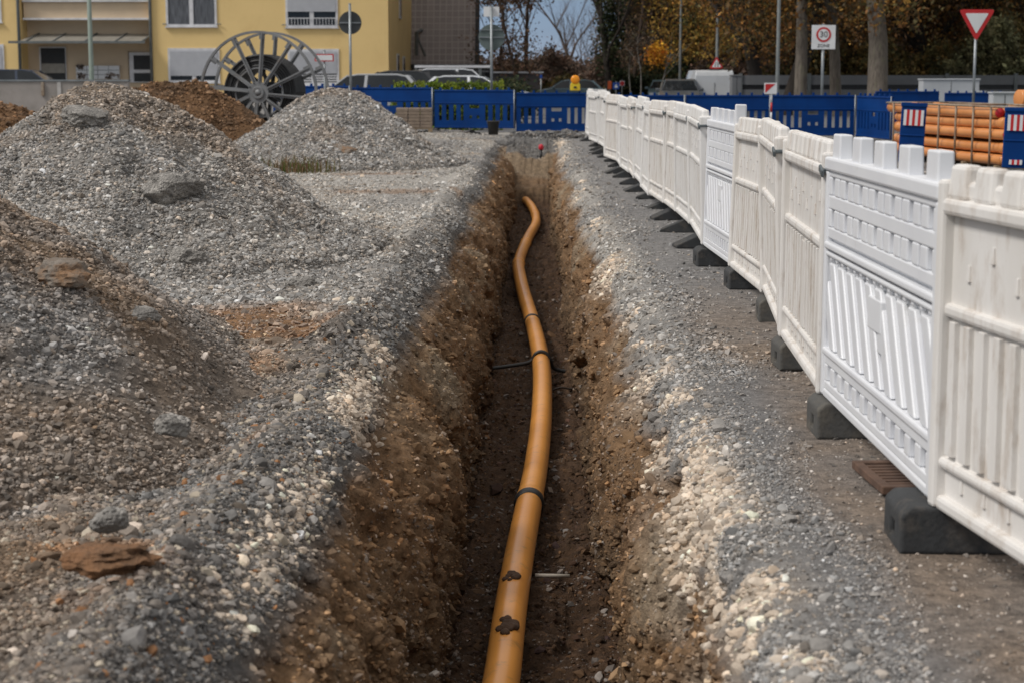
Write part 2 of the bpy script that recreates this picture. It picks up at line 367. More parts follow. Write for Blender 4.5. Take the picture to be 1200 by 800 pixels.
# outer ground to the horizon, a frame round the detailed sheet
M_asph = mat('asphalt', (.15, .15, .155), (.10, .10, .105), 3, .9, .004, 90)
M_verge = mat('verge', (.10, .095, .06), (.06, .075, .03), 6, .95, .03, 30)
mb = MB(); Bx = 900
def sheet(x0, x1, y0, y1, z): mb.add([(x0, y0, z), (x1, y0, z), (x1, y1, z), (x0, y1, z)], [(0, 1, 2, 3)])
sheet(-Bx, -15.9, -300, 1200, -.02); sheet(10.9, Bx, -300, 1200, -.02); sheet(-15.9, 10.9, -300, 2.61, -.02); sheet(-15.9, 10.9, 49.4, 1200, -.02)
tag(mb.build('outer_ground', M_verge), kind='structure')
# asphalt road running across behind the blue barriers, and the street leading away
M_paint = mat('road_paint', (.7, .7, .68), (.5, .5, .48), 8, .7)
mb = MB(); sheet(-60, 90, 49.6, 60, .005); sheet(-6, 16, 60.0, 400, .005)
tag(mb.build('road', M_asph), kind='structure')
M_kerb = mat('kerb_stone', (.36, .35, .33), (.28, .27, .26), 5, .9, .003, 60)
mb = MB(); mb.b2((-60, 60, 0), (-6.2, 60.2, .12)); mb.b2((16.2, 60, 0), (90, 60.2, .12)); mb.b2((-6.2, 60, 0), (-6, 300, .12)); mb.b2((16, 60, 0), (16.2, 300, .12))
tag(mb.build('kerb', M_kerb, bevel=.02), kind='structure')
mb = MB()
for k in range(14): sheet(4.95, 5.1, 62 + k * 9, 66 + k * 9, .009)
tag(mb.build('road_marking', M_paint), kind='structure')

# ------------------------------------------------------------------ gravel and loose stones on the ground (uncountable)
def cols_from(i, j, n, mixg=.62, var=.36):
    p_now = PG[i, j]
    mm = np.where((p_now[:, 1] < 10) & (p_now[:, 0] < -.7), .9, mixg)[:, None]; base = C[i, j] * mm + np.array((.275, .265, .25)) * (1 - mm); cc = stone_cols(n, base * 1.12, var); q = rng.random(n); nearl = (p_now[:, 0] < -.7) & (p_now[:, 1] < 11); cc[(q < .07) & nearl] = np.clip(np.array((.44, .38, .30)) * rng.uniform(.7, 1.1, (((q < .07) & nearl).sum(), 1)), 0, 1); k = (q > .975) & nearl; cc[k] = np.array((.30, .15, .07)) * rng.uniform(.6, 1.2, (k.sum(), 1)); return cc
def wA(p):
    x, y, z = p[..., 0], p[..., 1], p[..., 2]
    w = (np.abs(x) < .35 * y + .5) * (((z > -.12) | (y > 40.8)) * 1.0 + ((z <= -.12) & (y <= 40.8)) * .05)
    w = w * np.where(x > 1.05 + .15 * fbm(x, y, 0, 2, 205), .16, 1) * np.where(x > .7, .8, 1)
    cl = sstep(-.35, .35, fbm(x * 1.7, y * 1.2, 0, 3, 201)); return w * (.25 + cl)
n = 170000; p, (i, j) = grid_scatter(PG, n, lambda q: wA(q) * (q[..., 1] > 3.6) * (q[..., 1] < 9.5))
rad = np.clip(.0056 * np.exp(rng.normal(0, .5, n)), .003, .032) * np.where(p[:, 0] > .75, .75, 1)
tag(stones('gravel', p, rad, cols_from(i, j, n), 'ico'), 'loose grey and tan gravel on both sides of the near trench', 'gravel', kind='stuff')
n = 4400; p, (i, j) = grid_scatter(PG, n, lambda q: wA(q) * (q[..., 1] > 3.6) * (q[..., 1] < 12) * (q[..., 0] < .9))
rad = np.clip(.0125 * np.exp(rng.normal(0, .5, n)), .007, .042)
tag(stones('coarse_gravel', p, rad, cols_from(i, j, n, .45, .42), 'ico2'), 'coarser pebbles strewn over the rough ground left of the trench', 'pebbles', kind='stuff')
n = 125000; p, (i, j) = grid_scatter(PG, n, lambda q: wA(q) * (q[..., 1] > 9) * (q[..., 1] < 21))
rad = np.clip(.0095 * np.exp(rng.normal(0, .5, n)), .004, .045) * np.where(p[:, 0] > .75, .75, 1)
tag(stones('gravel', p, rad, cols_from(i, j, n, .6), 'cube'), 'grey gravel covering the middle of the site', 'gravel', kind='stuff')
n = 80000; p, (i, j) = grid_scatter(PG, n, lambda q: wA(q) * (q[..., 1] > 20) * (q[..., 1] < 47))
rad = np.clip(.014 * np.exp(rng.normal(0, .45, n)), .007, .05)
tag(stones('gravel', p, rad, cols_from(i, j, n, .7, .3), 'cube', flat=.5), 'pale grey gravel at the far end of the site', 'gravel', kind='stuff')
# limestone rubble high in the right-hand wall
def wL(q):
    x, y, z = q[..., 0], q[..., 1], q[..., 2]; nn = fbm(x * 4, y * 3, z * 4, 4, 102)
    l = sstep(.0, .35, fbm(y * .55, 4.4, 0, 3, 120) + .75 * nn + .2 * (y < 7.5) - .10)
    lL = np.exp(-((x + .86) / .08) ** 2) * sstep(.1, .4, fbm(y * .9, 9.4, 0, 3, 121)) * (y < 10) * .8
    return (np.exp(-((x - .63) / .085) ** 2) * l * (z > -.32) + lL) / (.02 * y * y + 1)
n = 11000; p, (i, j) = grid_scatter(PG, n, wL)
rad = np.clip(.0092 * np.exp(rng.normal(0, .5, n)), .004, .032) * (1 + .025 * p[:, 1])
tag(stones('limestone_rubble', p, rad, stone_cols(n, PALE * 1.0, .26, .15), 'ico2', sink=.6), 'pale limestone rubble exposed along the upper edges of the trench', 'rubble', kind='stuff')
# crumbs and clods in the walls and on the floor
def wW(q):
    x, y, z = q[..., 0], q[..., 1], q[..., 2]; return (z < -.12) * (y > 4) * (y < 37) / (y ** 1.2)
n = 42000; p, (i, j) = grid_scatter(PG, n, wW)
rad = np.clip(.008 * np.exp(rng.normal(0, .5, n)), .004, .045) * (1 + .03 * p[:, 1])
cc = stone_cols(n, C[i, j] * 1.02 + np.array((.006, .003, .0)), .22, .2); cc[rng.random(n) < .05] *= 1.9
tag(stones('soil_crumbs', p, rad, cc, 'ico', sink=.7), 'brown crumbs of earth and small stones in the trench walls and floor', 'soil', kind='stuff')

n = 5200; p, (i, j) = grid_scatter(PG, n, lambda q: (q[..., 2] < -.10) * (q[..., 1] > 4) * (q[..., 1] < 30) * np.where(q[..., 2] < -1.0, 1.6, .8) * (.3 + sstep(-.2, .4, fbm(q[..., 0] * 2, q[..., 1] * 2, q[..., 2] * 2, 3, 222))) / q[..., 1])
rad = np.clip(.016 * np.exp(rng.normal(0, .45, n)), .008, .05)
cc = C[i, j] * np.exp(rng.normal(0, .16, (n, 1))) * 1.05 + .004
tag(stones('soil_clods', p, rad, cc, 'ico2', sink=.75, m=M_ground), 'crumbled brown clods on the trench walls and floor', 'soil', kind='stuff')

# ------------------------------------------------------------------ the heaps
def heap(name, cx, cy, h, slope, rx, ry, seed, label, cat, colf, n_st, srad, res=.02, rough=.06, flat=.25, kind='cube', rows=None, ridge=0.0, big=0, group=None, sname='gravel', foot=.35, mixg=.5):
    Rr = h / slope + .5
    nxg = int(2 * Rr * rx / res); nyg = int(2 * Rr * ry / res)
    xs = np.linspace(-Rr * rx, Rr * rx, nxg); ys = np.linspace(-Rr * ry, Rr * ry, nyg)
    Y, X = np.meshgrid(ys, xs, indexing='ij')
    ax = X / rx; ay = Y / ry; ay = np.sign(ay) * np.maximum(np.abs(ay) - ridge, 0)
    r = np.hypot(ax, ay) * (1 + .10 * fbm(X * .8 + 5, Y * .8, 0, 3, seed))
    z = h - slope * (np.sqrt(r * r + flat * flat) - flat * .9)
    lump = fbm(X * 1.6, Y * 1.6, 0, 4, seed + 1)
    z = z + rough * 1.6 * lump + rough * .5 * fbm(X * 7, Y * 7, 0, 4, seed + 2) - rough * .9 * sstep(.15, .4, fbm(X * 2.3, Y * 2.3, 0, 3, seed + 3))
    zf = foot; z = np.where(z < zf, z - 0, z)                # soft foot
    z = zf * np.log1p(np.exp(np.clip((z - .02) / (zf * .45), -30, 30))) * .45 - .05
    z = z - .14 * (1 - sstep(.0, .10, z))
    if cx < -3.5 and cy < 9: z = z - .22 * sstep(-1.9, -1.1, X + cx) + .05 * fbm(X * 1.3, Y * 1.3, 3, 3, 391) * sstep(.5, .1, z)
    P3 = np.stack([X + cx, Y + cy, z], 2).astype(np.float32)
    c = colf(X, Y, z, lump, seed)
    I = np.arange(nyg * nxg).reshape(nyg, nxg)
    F = np.stack([I[:-1, :-1], I[:-1, 1:], I[1:, 1:], I[1:, :-1]], 2).reshape(-1, 4)
    keep = (z[:-1, :-1] > -.18).ravel(); F = F[keep]
    P3l = P3.copy(); P3l[..., 0] -= cx; P3l[..., 1] -= cy
    o = np_mesh(name, P3l.reshape(-1, 3), F, M_ground, c.reshape(-1, 3), smooth=True); o.location = (cx, cy, 0)
    tag(o, label, cat, group)
    if n_st:
        w = lambda q: (q[..., 2] > -.13) * ((q[..., 0] < -1.15) | (cx > -1)) * (q[..., 1] < cy + (1.0 if cy < 9 else .3) * Rr) * (.4 + sstep(-.3, .3, fbm(q[..., 0] * 2, q[..., 1] * 2, q[..., 2] * 2, 3, seed + 7)))
        p, (i, j) = grid_scatter(P3, n_st, w)
        rd = np.clip(srad * np.exp(rng.normal(0, .45, n_st)), srad * .4, srad * 4)
        base = c[i, j] * mixg + np.array((.275, .265, .255)) * (1 - mixg)
        s = stones(sname, p - np.array((cx, cy, 0)), rd, stone_cols(n_st, base * 1.15, .38), kind, parent=o); tag(s, kind='stuff')
    return o, P3
def col_grey(X, Y, z, l, s):
    c = np.ones(X.shape + (3,)) * np.array((.25, .235, .215)); a = fbm(X * 1.2, Y * 1.2, z * 1.2, 4, s + 20)
    c = mixc(c, DIRT * 1.15, sstep(.05, .35, a + .6 * (z - .75)) * .8)
    return mixc(c, DKGREY, sstep(.1, .5, fbm(X * 2, Y * 2, 9, 3, s + 22)) * .4)
def col_mix(X, Y, z, l, s):
    c = np.ones(X.shape + (3,)) * GREY * .8; a = fbm(X * 1.1, Y * 1.1, z, 4, s + 20)
    c = mixc(c, DIRT * np.array((1.1, 1.0, .88)), sstep(-.45, .1, a) * .9); b = fbm(X * 1.9, Y * 1.9, 5, 4, s + 25)
    c = mixc(c, CLAY * .75, sstep(.25, .5, b) * .6); t = fbm(X * 2.6, Y * 2.6, 8, 4, s + 31); return mixc(c, np.array((.20, .165, .135)), (1 - sstep(.05, .45, z + .25 * t)) * .8)
def col_clay(X, Y, z, l, s):
    c = np.ones(X.shape + (3,)) * np.array((.155, .085, .04)); return mixc(c, np.array((.10, .058, .03)), sstep(-.1, .4, fbm(X * 2, Y * 2, z * 3, 4, s + 20)) * .8)
heap('gravel_heap', -3.66, 15.5, 1.52, .67, 1.0, 1.1, 300, 'large cone of grey crushed stone with a brown earthy crown, left of the trench', 'gravel heap', col_grey, 120000, .0098, rough=.085, res=.022, kind='ico', mixg=.68)
heap('gravel_heap', -3.42, 31, 1.44, .68, 1.0, 1.15, 340, 'smaller grey gravel cone beside the big cable drum', 'gravel heap', col_grey, 52000, .0155, rough=.06, res=.04)
heap('spoil_heap', -3.6, 8.1, 1.50, .62, 1.0, 1.1, 380, 'low heap of mixed gravel and brown soil at the left edge, nearest the camera', 'earth heap', col_mix, 115000, .0078, rough=.06, res=.015, kind='ico', mixg=.78)
heap('earth_heap', -6.55, 32.6, 1.55, .80, 1.2, .95, 420, 'heap of rusty brown clay in front of the cable drum', 'earth heap', col_clay, 12000, .021, rough=.11, res=.045, sname='clods', mixg=.95, flat=.4)
heap('earth_heap', -9.5, 29, 1.42, .6, 1.35, 1.1, 460, 'low heap of brown clay in front of the concrete wall, at the left edge', 'earth heap', col_clay, 9000, .022, rough=.13, res=.045, sname='clods', mixg=.95, flat=.5)
heap('asphalt_heap', G(553, 159).x, G(553, 159).y, .16, .3, 1.4, .9, 500, 'small flat pile of black grit left of the black bucket', 'grit pile', lambda X, Y, z, l, s: np.ones(X.shape + (3,)) * .035, 1200, .02, rough=.02, res=.03, foot=.1, mixg=1, sname='grit')
heap('asphalt_heap', .3, 44.6, .26, .3, 1.6, .5, 520, 'low dark gravel heap between the far end of the trench and the blue barrier', 'gravel heap', lambda X, Y, z, l, s: np.ones(X.shape + (3,)) * .06, 5000, .024, rough=.04, res=.04, foot=.1, mixg=.6, sname='grit')

# individual boulders and clods one can point at
def aggregate(name, tint):
    m, N, L, b = new_mat(name); b.inputs['Roughness'].default_value = .92
    tc = N.new('ShaderNodeTexCoord'); vo = N.new('ShaderNodeTexVoronoi'); vo.inputs['Scale'].default_value = 62; L.new(tc.outputs['Object'], vo.inputs['Vector'])
    sp = N.new('ShaderNodeSeparateColor'); L.new(vo.outputs['Color'], sp.inputs[0]); cr = N.new('ShaderNodeValToRGB'); cr.color_ramp.elements[0].color = (*[x * .6 for x in tint], 1); cr.color_ramp.elements[1].color = (*[min(x * 1.5, .6) for x in tint], 1); L.new(sp.outputs[0], cr.inputs[0])
    nz = N.new('ShaderNodeTexNoise'); nz.inputs['Scale'].default_value = 7; L.new(tc.outputs['Object'], nz.inputs['Vector']); mr = N.new('ShaderNodeMapRange'); mr.inputs[1].default_value = .42; mr.inputs[2].default_value = .6; L.new(nz.outputs[0], mr.inputs[0])
    mx = N.new('ShaderNodeMix'); mx.data_type = 'RGBA'; L.new(mr.outputs[0], mx.inputs[0]); L.new(cr.outputs[0], mx.inputs[6]); mx.inputs[7].default_value = (*[x * .7 for x in tint], 1); L.new(mx.outputs[2], b.inputs['Base Color'])
    bp = N.new('ShaderNodeBump'); bp.inputs['Distance'].default_value = .012; bp.invert = True; L.new(vo.outputs['Distance'], bp.inputs['Height']); L.new(bp.outputs[0], b.inputs['Normal']); return m
M_clod = mat('clod', (.22, .19, .16), (.13, .10, .075), 9, .95, .012, 45, dirt=(.30, .15, .06), dscale=5, dlo=.5, dhi=.7)
M_clodg = aggregate('grey_clod', (.25, .235, .215))
M_clodo = mat('clay_clod', (.24, .12, .055), (.13, .07, .035), 14, .95, .03, 45)
def boulder(name, loc, size, seed, m, label, cat='stone', rot=0, amp=.28, f=1.6):
    v, fc = ICO2; v, fc = subdiv(v, fc); v, fc = subdiv(v, fc)
    nn = fbm(v[:, 0] * f, v[:, 1] * f, v[:, 2] * f, 4, seed, .62); v = v * (1 + amp * 1.5 * nn)[:, None]
    r = np.random.default_rng(seed)
    for q in range(6):
        d = r.normal(size=3); d /= np.linalg.norm(d); h = .6 + .25 * r.random(); t = v @ d; v = v - np.outer(np.clip(t - h, 0, None), d) * .85
    v = v + (.16 * fbm(v[:, 0] * 6, v[:, 1] * 6, v[:, 2] * 6, 4, seed + 9, .7))[:, None] * v
    v = v * np.array(size); o = np_mesh(name, v, fc, m, smooth=False); o.location = Vector(loc) - Vector((0, 0, size[2] * .55)); o.rotation_euler = (0, 0, rot); tag(o, label, cat); return o
boulder('boulder', P(72, 312, 7.75), (.13, .12, .085), 1, M_clod, 'rust stained rounded boulder on the shoulder of the near soil heap')
boulder('boulder', P(150, 362, 8.0), (.17, .2, .06), 2, M_clodg, 'flat grey slab of compacted gravel on the right slope of the near soil heap', rot=.5)
boulder('boulder', P(202, 490, 6.55), (.07, .07, .05), 3, M_clodg, 'dark fist sized stone low on the near heap, above the pale pebbles')
boulder('clod', P(118, 645, 4.82), (.15, .08, .045), 4, M_clodo, 'orange brown clay clod lying at the lower left', 'clod', amp=.5, f=2.6)
boulder('boulder', P(128, 600, 5.3), (.06, .05, .04), 6, M_clodg, 'grey brown stone just behind the orange clay clod')
boulder('boulder', P(203, 212, 14.1), (.25, .25, .15), 12, M_clodg, 'large grey lump of bonded gravel in the middle of the big heap')
boulder('boulder', P(60, 214, 14.2), (.26, .25, .13), 13, M_clodg, 'grey lump of bonded gravel low on the left slope of the big heap')
boulder('boulder', P(102, 130, 14.9), (.22, .24, .13), 14, M_clodg, 'grey lump near the top of the big heap')
boulder('boulder', P(218, 296, 13.15), (.16, .14, .09), 15, M_clodg, 'grey stone at the front foot of the big heap')
boulder('boulder', P(402, 172, 29.0), (.30, .25, .14), 18, M_clod, 'brown lump in the middle of the smaller gravel cone')
boulder('clod', G(352, 330, .03), (.12, .1, .07), 20, M_clodg, 'grey clod on the gravel flat right of the big heap', 'clod')
# ------------------------------------------------------------------ materials for made things
M_wnew = mat('white_plastic', (.78, .79, .81), (.72, .73, .76), 3, .42, dirt=(.5, .48, .44), dscale=5, dlo=.6, dhi=.95)
M_wold = mat('old_white_plastic', (.77, .745, .715), (.70, .67, .63), 2.5, .55, dirt=(.40, .31, .23), dscale=6, dlo=.5, dhi=.8, stretch=(1.6, 1.6, .6), bump=.0006, bscale=40)
M_wold2 = mat('weathered_white_plastic', (.78, .765, .745), (.70, .68, .655), 2.5, .5, dirt=(.45, .39, .30), dscale=5, dlo=.52, dhi=.9, stretch=(1.6, 1.6, .6))
M_blue = mat('blue_plastic', (.001, .040, .185), (.001, .030, .145), 2, .6, spec=.15, dirt=(.02, .05, .12), dscale=4, dlo=.6, dhi=.95)
M_rub = mat('black_recycled_rubber', (.042, .044, .046), (.026, .027, .028), 6, .85, .003, 60, dirt=(.13, .11, .09), dscale=7, dlo=.5, dhi=.8)
M_rubg = mat('dusty_rubber', (.085, .083, .078), (.05, .05, .048), 6, .9, .003, 60, dirt=(.17, .15, .12), dscale=6, dlo=.45, dhi=.75)
M_steel = mat('galvanised_steel', (.30, .32, .33), (.22, .24, .25), 5, .45, metal=.6)
M_clampm = mat('clamp_metal', (.16, .19, .20), (.09, .10, .11), 8, .45, metal=.5)
M_rust = mat('rusty_steel', (.22, .15, .10), (.33, .28, .22), 9, .8, .002, 50, metal=.2)
M_black = mat('black_plastic', (.012, .012, .013), (.02, .02, .02), 6, .5)
M_pipe = mat('orange_pvc', (.80, .35, .075), (.72, .30, .06), 1.6, .3, dirt=(.26, .14, .065), dscale=9, dlo=.55, dhi=.8, spec=.5)
M_pipe2 = mat('orange_pvc_stack', (.72, .30, .10), (.62, .24, .07), 2, .32, dirt=(.45, .25, .12), dscale=6, dlo=.6, dhi=.85)
M_red = mat('red_plastic', (.50, .01, .03), (.4, .01, .02), 4, .5)
M_signred = mat('sign_red', (.55, .02, .025), (.48, .02, .02), 3, .4)
M_signw = mat('sign_white', (.75, .76, .77), (.68, .69, .70), 3, .4)
M_signb = mat('sign_black', (.02, .02, .02), None, 3, .5)
M_yel = mat('yellow_lamp_body', (.75, .55, .02), (.65, .45, .02), 4, .5)
M_oral = mat('orange_lens', (.85, .30, .01), (.8, .25, .01), 4, .25)
M_glass = mat('window_glass', (.012, .015, .018), (.02, .024, .028), 1.5, .06, spec=.4)
M_shut = mat('shutter_slats', (.50, .51, .54), (.46, .47, .5), 3, .6)
M_wframe = mat('window_frame_white', (.72, .72, .74), None, 3, .5)
M_yellow = mat('yellow_render', (.84, .61, .27), (.80, .58, .255), .8, .9, .004, 40, dirt=(.70, .48, .2), dscale=.6, dlo=.5, dhi=.9)
M_beige = mat('beige_render', (.66, .52, .36), (.60, .47, .33), .9, .9, .004, 40)
M_conc = mat('concrete', (.33, .30, .28), (.25, .23, .21), 1.6, .9, .004, 30, dirt=(.18, .16, .14), dscale=1.2, dlo=.5, dhi=.8)
M_wgrey = mat('grey_panel', (.17, .175, .185), (.14, .145, .15), 1, .8, dirt=(.12, .12, .11), dscale=1.5)
M_lamp = mat('green_grey_pole', (.22, .27, .23), (.18, .22, .19), 4, .6)
M_polegr = mat('grey_pole', (.15, .165, .165), (.11, .12, .12), 4, .6)

# ------------------------------------------------------------------ white site barriers
L0 = 1.72
def holes_layer(mb, x0, x1, z0, z1, holes, y0, y1):
    """a plate x0..x1 by z0..z1 with rectangular openings (hx0,hx1,hz0,hz1) that share rows"""
    rows = sorted({(h[2], h[3]) for h in holes}); z = z0
    for (a, b) in rows:
        if a > z + 1e-4: mb.b2((x0, y0, z), (x1, y1, a))
        x = x0
        for h in sorted(q for q in holes if (q[2], q[3]) == (a, b)):
            mb.b2((x, y0, a), (h[0], y1, b)); x = h[1]
        mb.b2((x, y0, a), (x1, y1, b)); z = b
    if z1 > z: mb.b2((x0, y0, z), (x1, y1, z1))
def barrier_new(tall=False):
    r = empty('site_barrier', (0, 0, 0)); L = L0 - .012
    mb = MB(); mb.b2((.03, -.009, .015), (L - .03, .009, .93))
    for (ya, yb) in ((.009, .032), (-.032, -.009)):
        hs = []
        for k in range(13):
            w = .062 if k % 2 == 0 else .022; c = .12 + k * (L - .24) / 12
            for (a, b) in ((.70, .775), (.83, .905)): hs.append((c - w / 2, c + w / 2, a, b))
        holes_layer(mb, .04, L - .04, .655, .93, hs, ya, yb)
        hs = [((.12 + k * (L - .24) / 11) - .035, (.12 + k * (L - .24) / 11) + .035, .065, .135) for k in range(12)]
        holes_layer(mb, .04, L - .04, .03, .175, hs, ya, yb)
        mb.b2((L * .42, ya, .40), (L * .42 + .2, yb + (.002 if yb > 0 else 0), .52)); mb.b2((L * .42, ya, .33), (L * .42 + .07, yb - .004 if yb > 0 else yb, .40))
        # small studs under the rail
        for k in range(15): c = .10 + k * (L - .2) / 14; mb.box((c, (ya + yb) / 2, .575), (.028, .02, .022))
        z0, z1 = .205, .555; lean = .20
        for k in range(-2, 12):
            xa = .08 + k * .158
            pts = [(xa, z0), (xa + .085, z0), (xa + lean + .085, z1), (xa + lean, z1)]
            # clip to panel width
            def cl(p, q, X):
                t = (X - p[0]) / (q[0] - p[0]); return (X, p[1] + (q[1] - p[1]) * t)
            def clip(poly, X, keep):
                o = []
                for i in range(len(poly)):
                    p, q = poly[i], poly[(i + 1) % len(poly)]; ip, iq = keep(p[0]), keep(q[0])
                    if ip: o.append(p)
                    if ip != iq: o.append(cl(p, q, X))
                return o
            pts = clip(pts, .05, lambda v: v >= .05); pts = clip(pts, L - .05, lambda v: v <= L - .05) if pts else pts
            if len(pts) >= 3: mb.prism(pts, 'y', ya, yb - .001 if yb > 0 else yb)
    mb.build('panel', M_wnew, r, bevel=.006)
    for z, h, t in ((.625, .028, .088), (.590, .02, .074), (.188, .028, .084), (.012, .035, .07)): mb = MB(); mb.box((L / 2, 0, z), (L - .06, t, h)); mb.build('rib', M_wnew, r, bevel=.008)
    mb = MB(); mb.b2((.0, -.045, .93), (L, .045, .985)); mb.build('top_rail', M_wnew, r, bevel=.01)
    for k in range(5):
        c = .14 + k * (L - .28) / 4
        mb = MB(); mb.box((c, 0, 1.03), (.135, .055, .10), taper=(.97, .93)); mb.build('prong', M_wnew, r, bevel=.006)
    for x in (.022, L - .022):
        mb = MB(); top = 1.13 if (tall and x < .1) else .928
        mb.b2((x - .024, -.04, 0), (x + .024, .04, top)); mb.build('end_post', M_wnew, r, bevel=.01)
    return r
def barrier_old(m, seed):
    rr = random.Random(seed); r = empty('site_barrier', (0, 0, 0)); L = L0 - .012
    mb = MB(); mb.b2((.03, -.014, .01), (L - .03, .014, .95))
    for s in (1, -1):
        n = 15
        for k in range(n):                                     # upright slats of the lower half
            c = .10 + k * (L - .20) / (n - 1)
            if abs(c - L / 2) < .07: mb.box((c, s * .022, .36), (.10, .016, .40)); continue
            mb.box((c, s * .022, .37), (.05, .02, .41), taper=(.8, 1))
        for q in range(9):                                     # drip-shaped dimples
            c = .18 + q * (L - .36) / 8; z = .80 if q % 2 else .73
            mb.box((c, s * .017, z), (.022, .012, .05), taper=(.5, .4))
            mb.box((c, s * .017, .085), (.022, .012, .04), taper=(.5, .4))
    mb.build('panel', m, r, bevel=.007)
    for z, h, t in ((.605, .042, .07), (.135, .034, .074), (.008, .045, .08)): mb = MB(); mb.box((L / 2, 0, z), (L - .05, t, h)); mb.build('rib', m, r, bevel=.013)
    mb = MB(); mb.b2((0, -.05, .895), (L, .05, .945)); mb.b2((.01, -.022, .94), (L - .01, .022, 1.0)); mb.build('top_rail', m, r, bevel=.014)
    for k in range(9):
        c = .10 + k * (L - .20) / 8
        mb = MB(); mb.box((c, 0, .995), (.135, .075, .105), taper=(.9, .75)); mb.build('prong', m, r, bevel=.014)
    for x in (.022, L - .022):
        mb = MB(); mb.b2((x - .026, -.052, -.01), (x + .026, .052, 1.0)); mb.build('end_post', m, r, bevel=.012)
    mb = MB(); mb.box((.0, .056, .925), (.10, .014, .032), rot=Matrix.Rotation(R(-12), 3, 'Y')); mb.box((.0, 0, .925), (.03, .118, .02)); mb.build('clamp', M_clampm, r, bevel=.006)
    return r
JX = []
for (px, py) in ((1103, 583), (971, 457.5), (923, 390), (900.6, 341), (861, 308), (829, 287), (813, 264), (796, 250), (782, 240)):
    q = G(px, py, .165); JX.append((q.x, q.y))
JX = [(JX[0][0] + .25, JX[0][1] - 1.78)] + JX
yy = JX[-1][1] + 1.7
while yy < 43.5:
    JX.append((1.34 + random.uniform(-.075, .075), yy)); yy += 1.72
protoN = barrier_new(); protoT = barrier_new(True); pA = barrier_old(M_wold, 1); pB = barrier_old(M_wold2, 2)
ORD = ['first', 'second', 'third', 'fourth', 'fifth', 'sixth', 'seventh', 'eighth', 'ninth', 'tenth', 'eleventh', 'twelfth', 'thirteenth', 'fourteenth', 'fifteenth', 'sixteenth', 'seventeenth', 'eighteenth', 'nineteenth', 'twentieth', 'twenty-first', 'twenty-second', 'twenty-third']
used = set()
for k in range(len(JX) - 1):
    a = Vector((*JX[k], .16)); b = Vector((*JX[k + 1], .16)); d = b - a
    src = protoN if k == 1 else protoT if k == 5 else (pA if k in (0, 2, 3, 4, 8, 9, 12, 15) else pB)
    if src in used: o = copy_tree(src)
    else: o = src; used.add(src)
    a = a + Vector((0, 0, random.uniform(-.012, .03) if k > 2 else 0)); o.location = a; o.rotation_euler = (R(random.uniform(-2.2, 2.2) if k > 1 else 0), R(random.uniform(-.6, .6) if k > 2 else 0), math.atan2(d.y, d.x)); o.scale = (d.length / L0, 1, 1)
    if k == 0: lb = 'dirty cream plastic barrier cut off by the right edge, nearest the camera'
    elif k == 1: lb = 'clean bright white barrier with slanting ribs and five square prongs'
    elif k == 5: lb = 'bright white barrier with a tall end post, sixth from the camera in the long row'
    else: lb = ('cream stained' if src in (pA,) or k in (2, 3, 4, 8, 9, 12, 15) else 'weathered white') + ' plastic barrier, ' + ORD[k] + ' in the long row along the trench counting from the camera'
    tag(o, lb, 'barrier', 'white barriers along the trench')
for i, (x0, y0, x1, y1) in enumerate(((1.36, 43.6, 1.85, 45.0),)):
    o = copy_tree(pB); o.location = (x0, y0, .16); o.rotation_euler = (0, 0, math.atan2(y1 - y0, x1 - x0)); o.scale = (.85, 1, 1)
    tag(o, 'last white barrier of the row, angled right towards the blue ones', 'barrier', 'white barriers along the trench')

# ------------------------------------------------------------------ feet of the barriers
def cut(o, cutters):
    for c in cutters:
        md = o.modifiers.new('cut', 'BOOLEAN'); md.object = c; md.operation = 'DIFFERENCE'; md.solver = 'EXACT'
    bpy.context.view_layer.update(); me = bpy.data.meshes.new_from_object(o.evaluated_get(bpy.context.evaluated_depsgraph_get())); o.modifiers.clear(); o.data = me
    for c in cutters: bpy.data.objects.remove(c)
def foot_block(m):
    mb = MB(); mb.prism([(-.16, 0), (.62, 0), (.62, .10), (.57, .15), (-.125, .15), (-.16, .122)], 'y', -.17, .17); o = mb.build('barrier_foot', m)
    c1 = MB().b2((-.2, -.04, .025), (-.10, .04, .075)).build('cutter', m); c2 = MB().b2((.30, -.2, -.02), (.42, .2, .03)).build('cutter', m); cut(o, [c1, c2])
    b = o.modifiers.new('bevel', 'BEVEL'); b.width = .013; b.segments = 3; b.limit_method = 'ANGLE'; b.angle_limit = R(30); return o
    mb = MB()
    prof = [(-.16, 0), (.62, 0), (.62, .10), (.57, .15), (-.11, .15), (-.16, .11)]
    # the block has a carrying hole through its end, so it is made of slices
    mb.prism([(-.16, .0), (-.09, .0), (-.09, .03), (-.16, .03)], 'y', -.17, .17)
    mb.prism([(-.16, .03), (-.09, .03), (-.09, .15), (-.115, .15), (-.16, .115)], 'y', -.17, -.045)
    mb.prism([(-.16, .03), (-.09, .03), (-.09, .15), (-.115, .15), (-.16, .115)], 'y', .045, .17)
    mb.prism([(-.16, .085), (-.09, .085), (-.09, .15), (-.115, .15), (-.16, .115)], 'y', -.045, .045)
    mb.prism([(-.09, 0), (.62, 0), (.62, .10), (.57, .15), (-.09, .15)], 'y', -.17, .17)
    o = mb.build('barrier_foot', m, bevel=.012); return o
def foot_wedge(m):
    mb = MB(); mb.prism([(-.36, 0), (.40, 0), (.40, .02), (.12, .155), (-.10, .155), (-.33, .045), (-.36, .03)], 'y', -.13, .13)
    return mb.build('barrier_foot', m, bevel=.012)
fA = foot_block(M_rub); fB = foot_block(M_rubg); fW = foot_wedge(M_rub); fu = set()
feet = [(1050, 650, 'A'), (953, 515, 'B'), (909, 434, 'B'), (888, 379, 'B'), (851, 340, 'A'), (814, 313, 'A')]
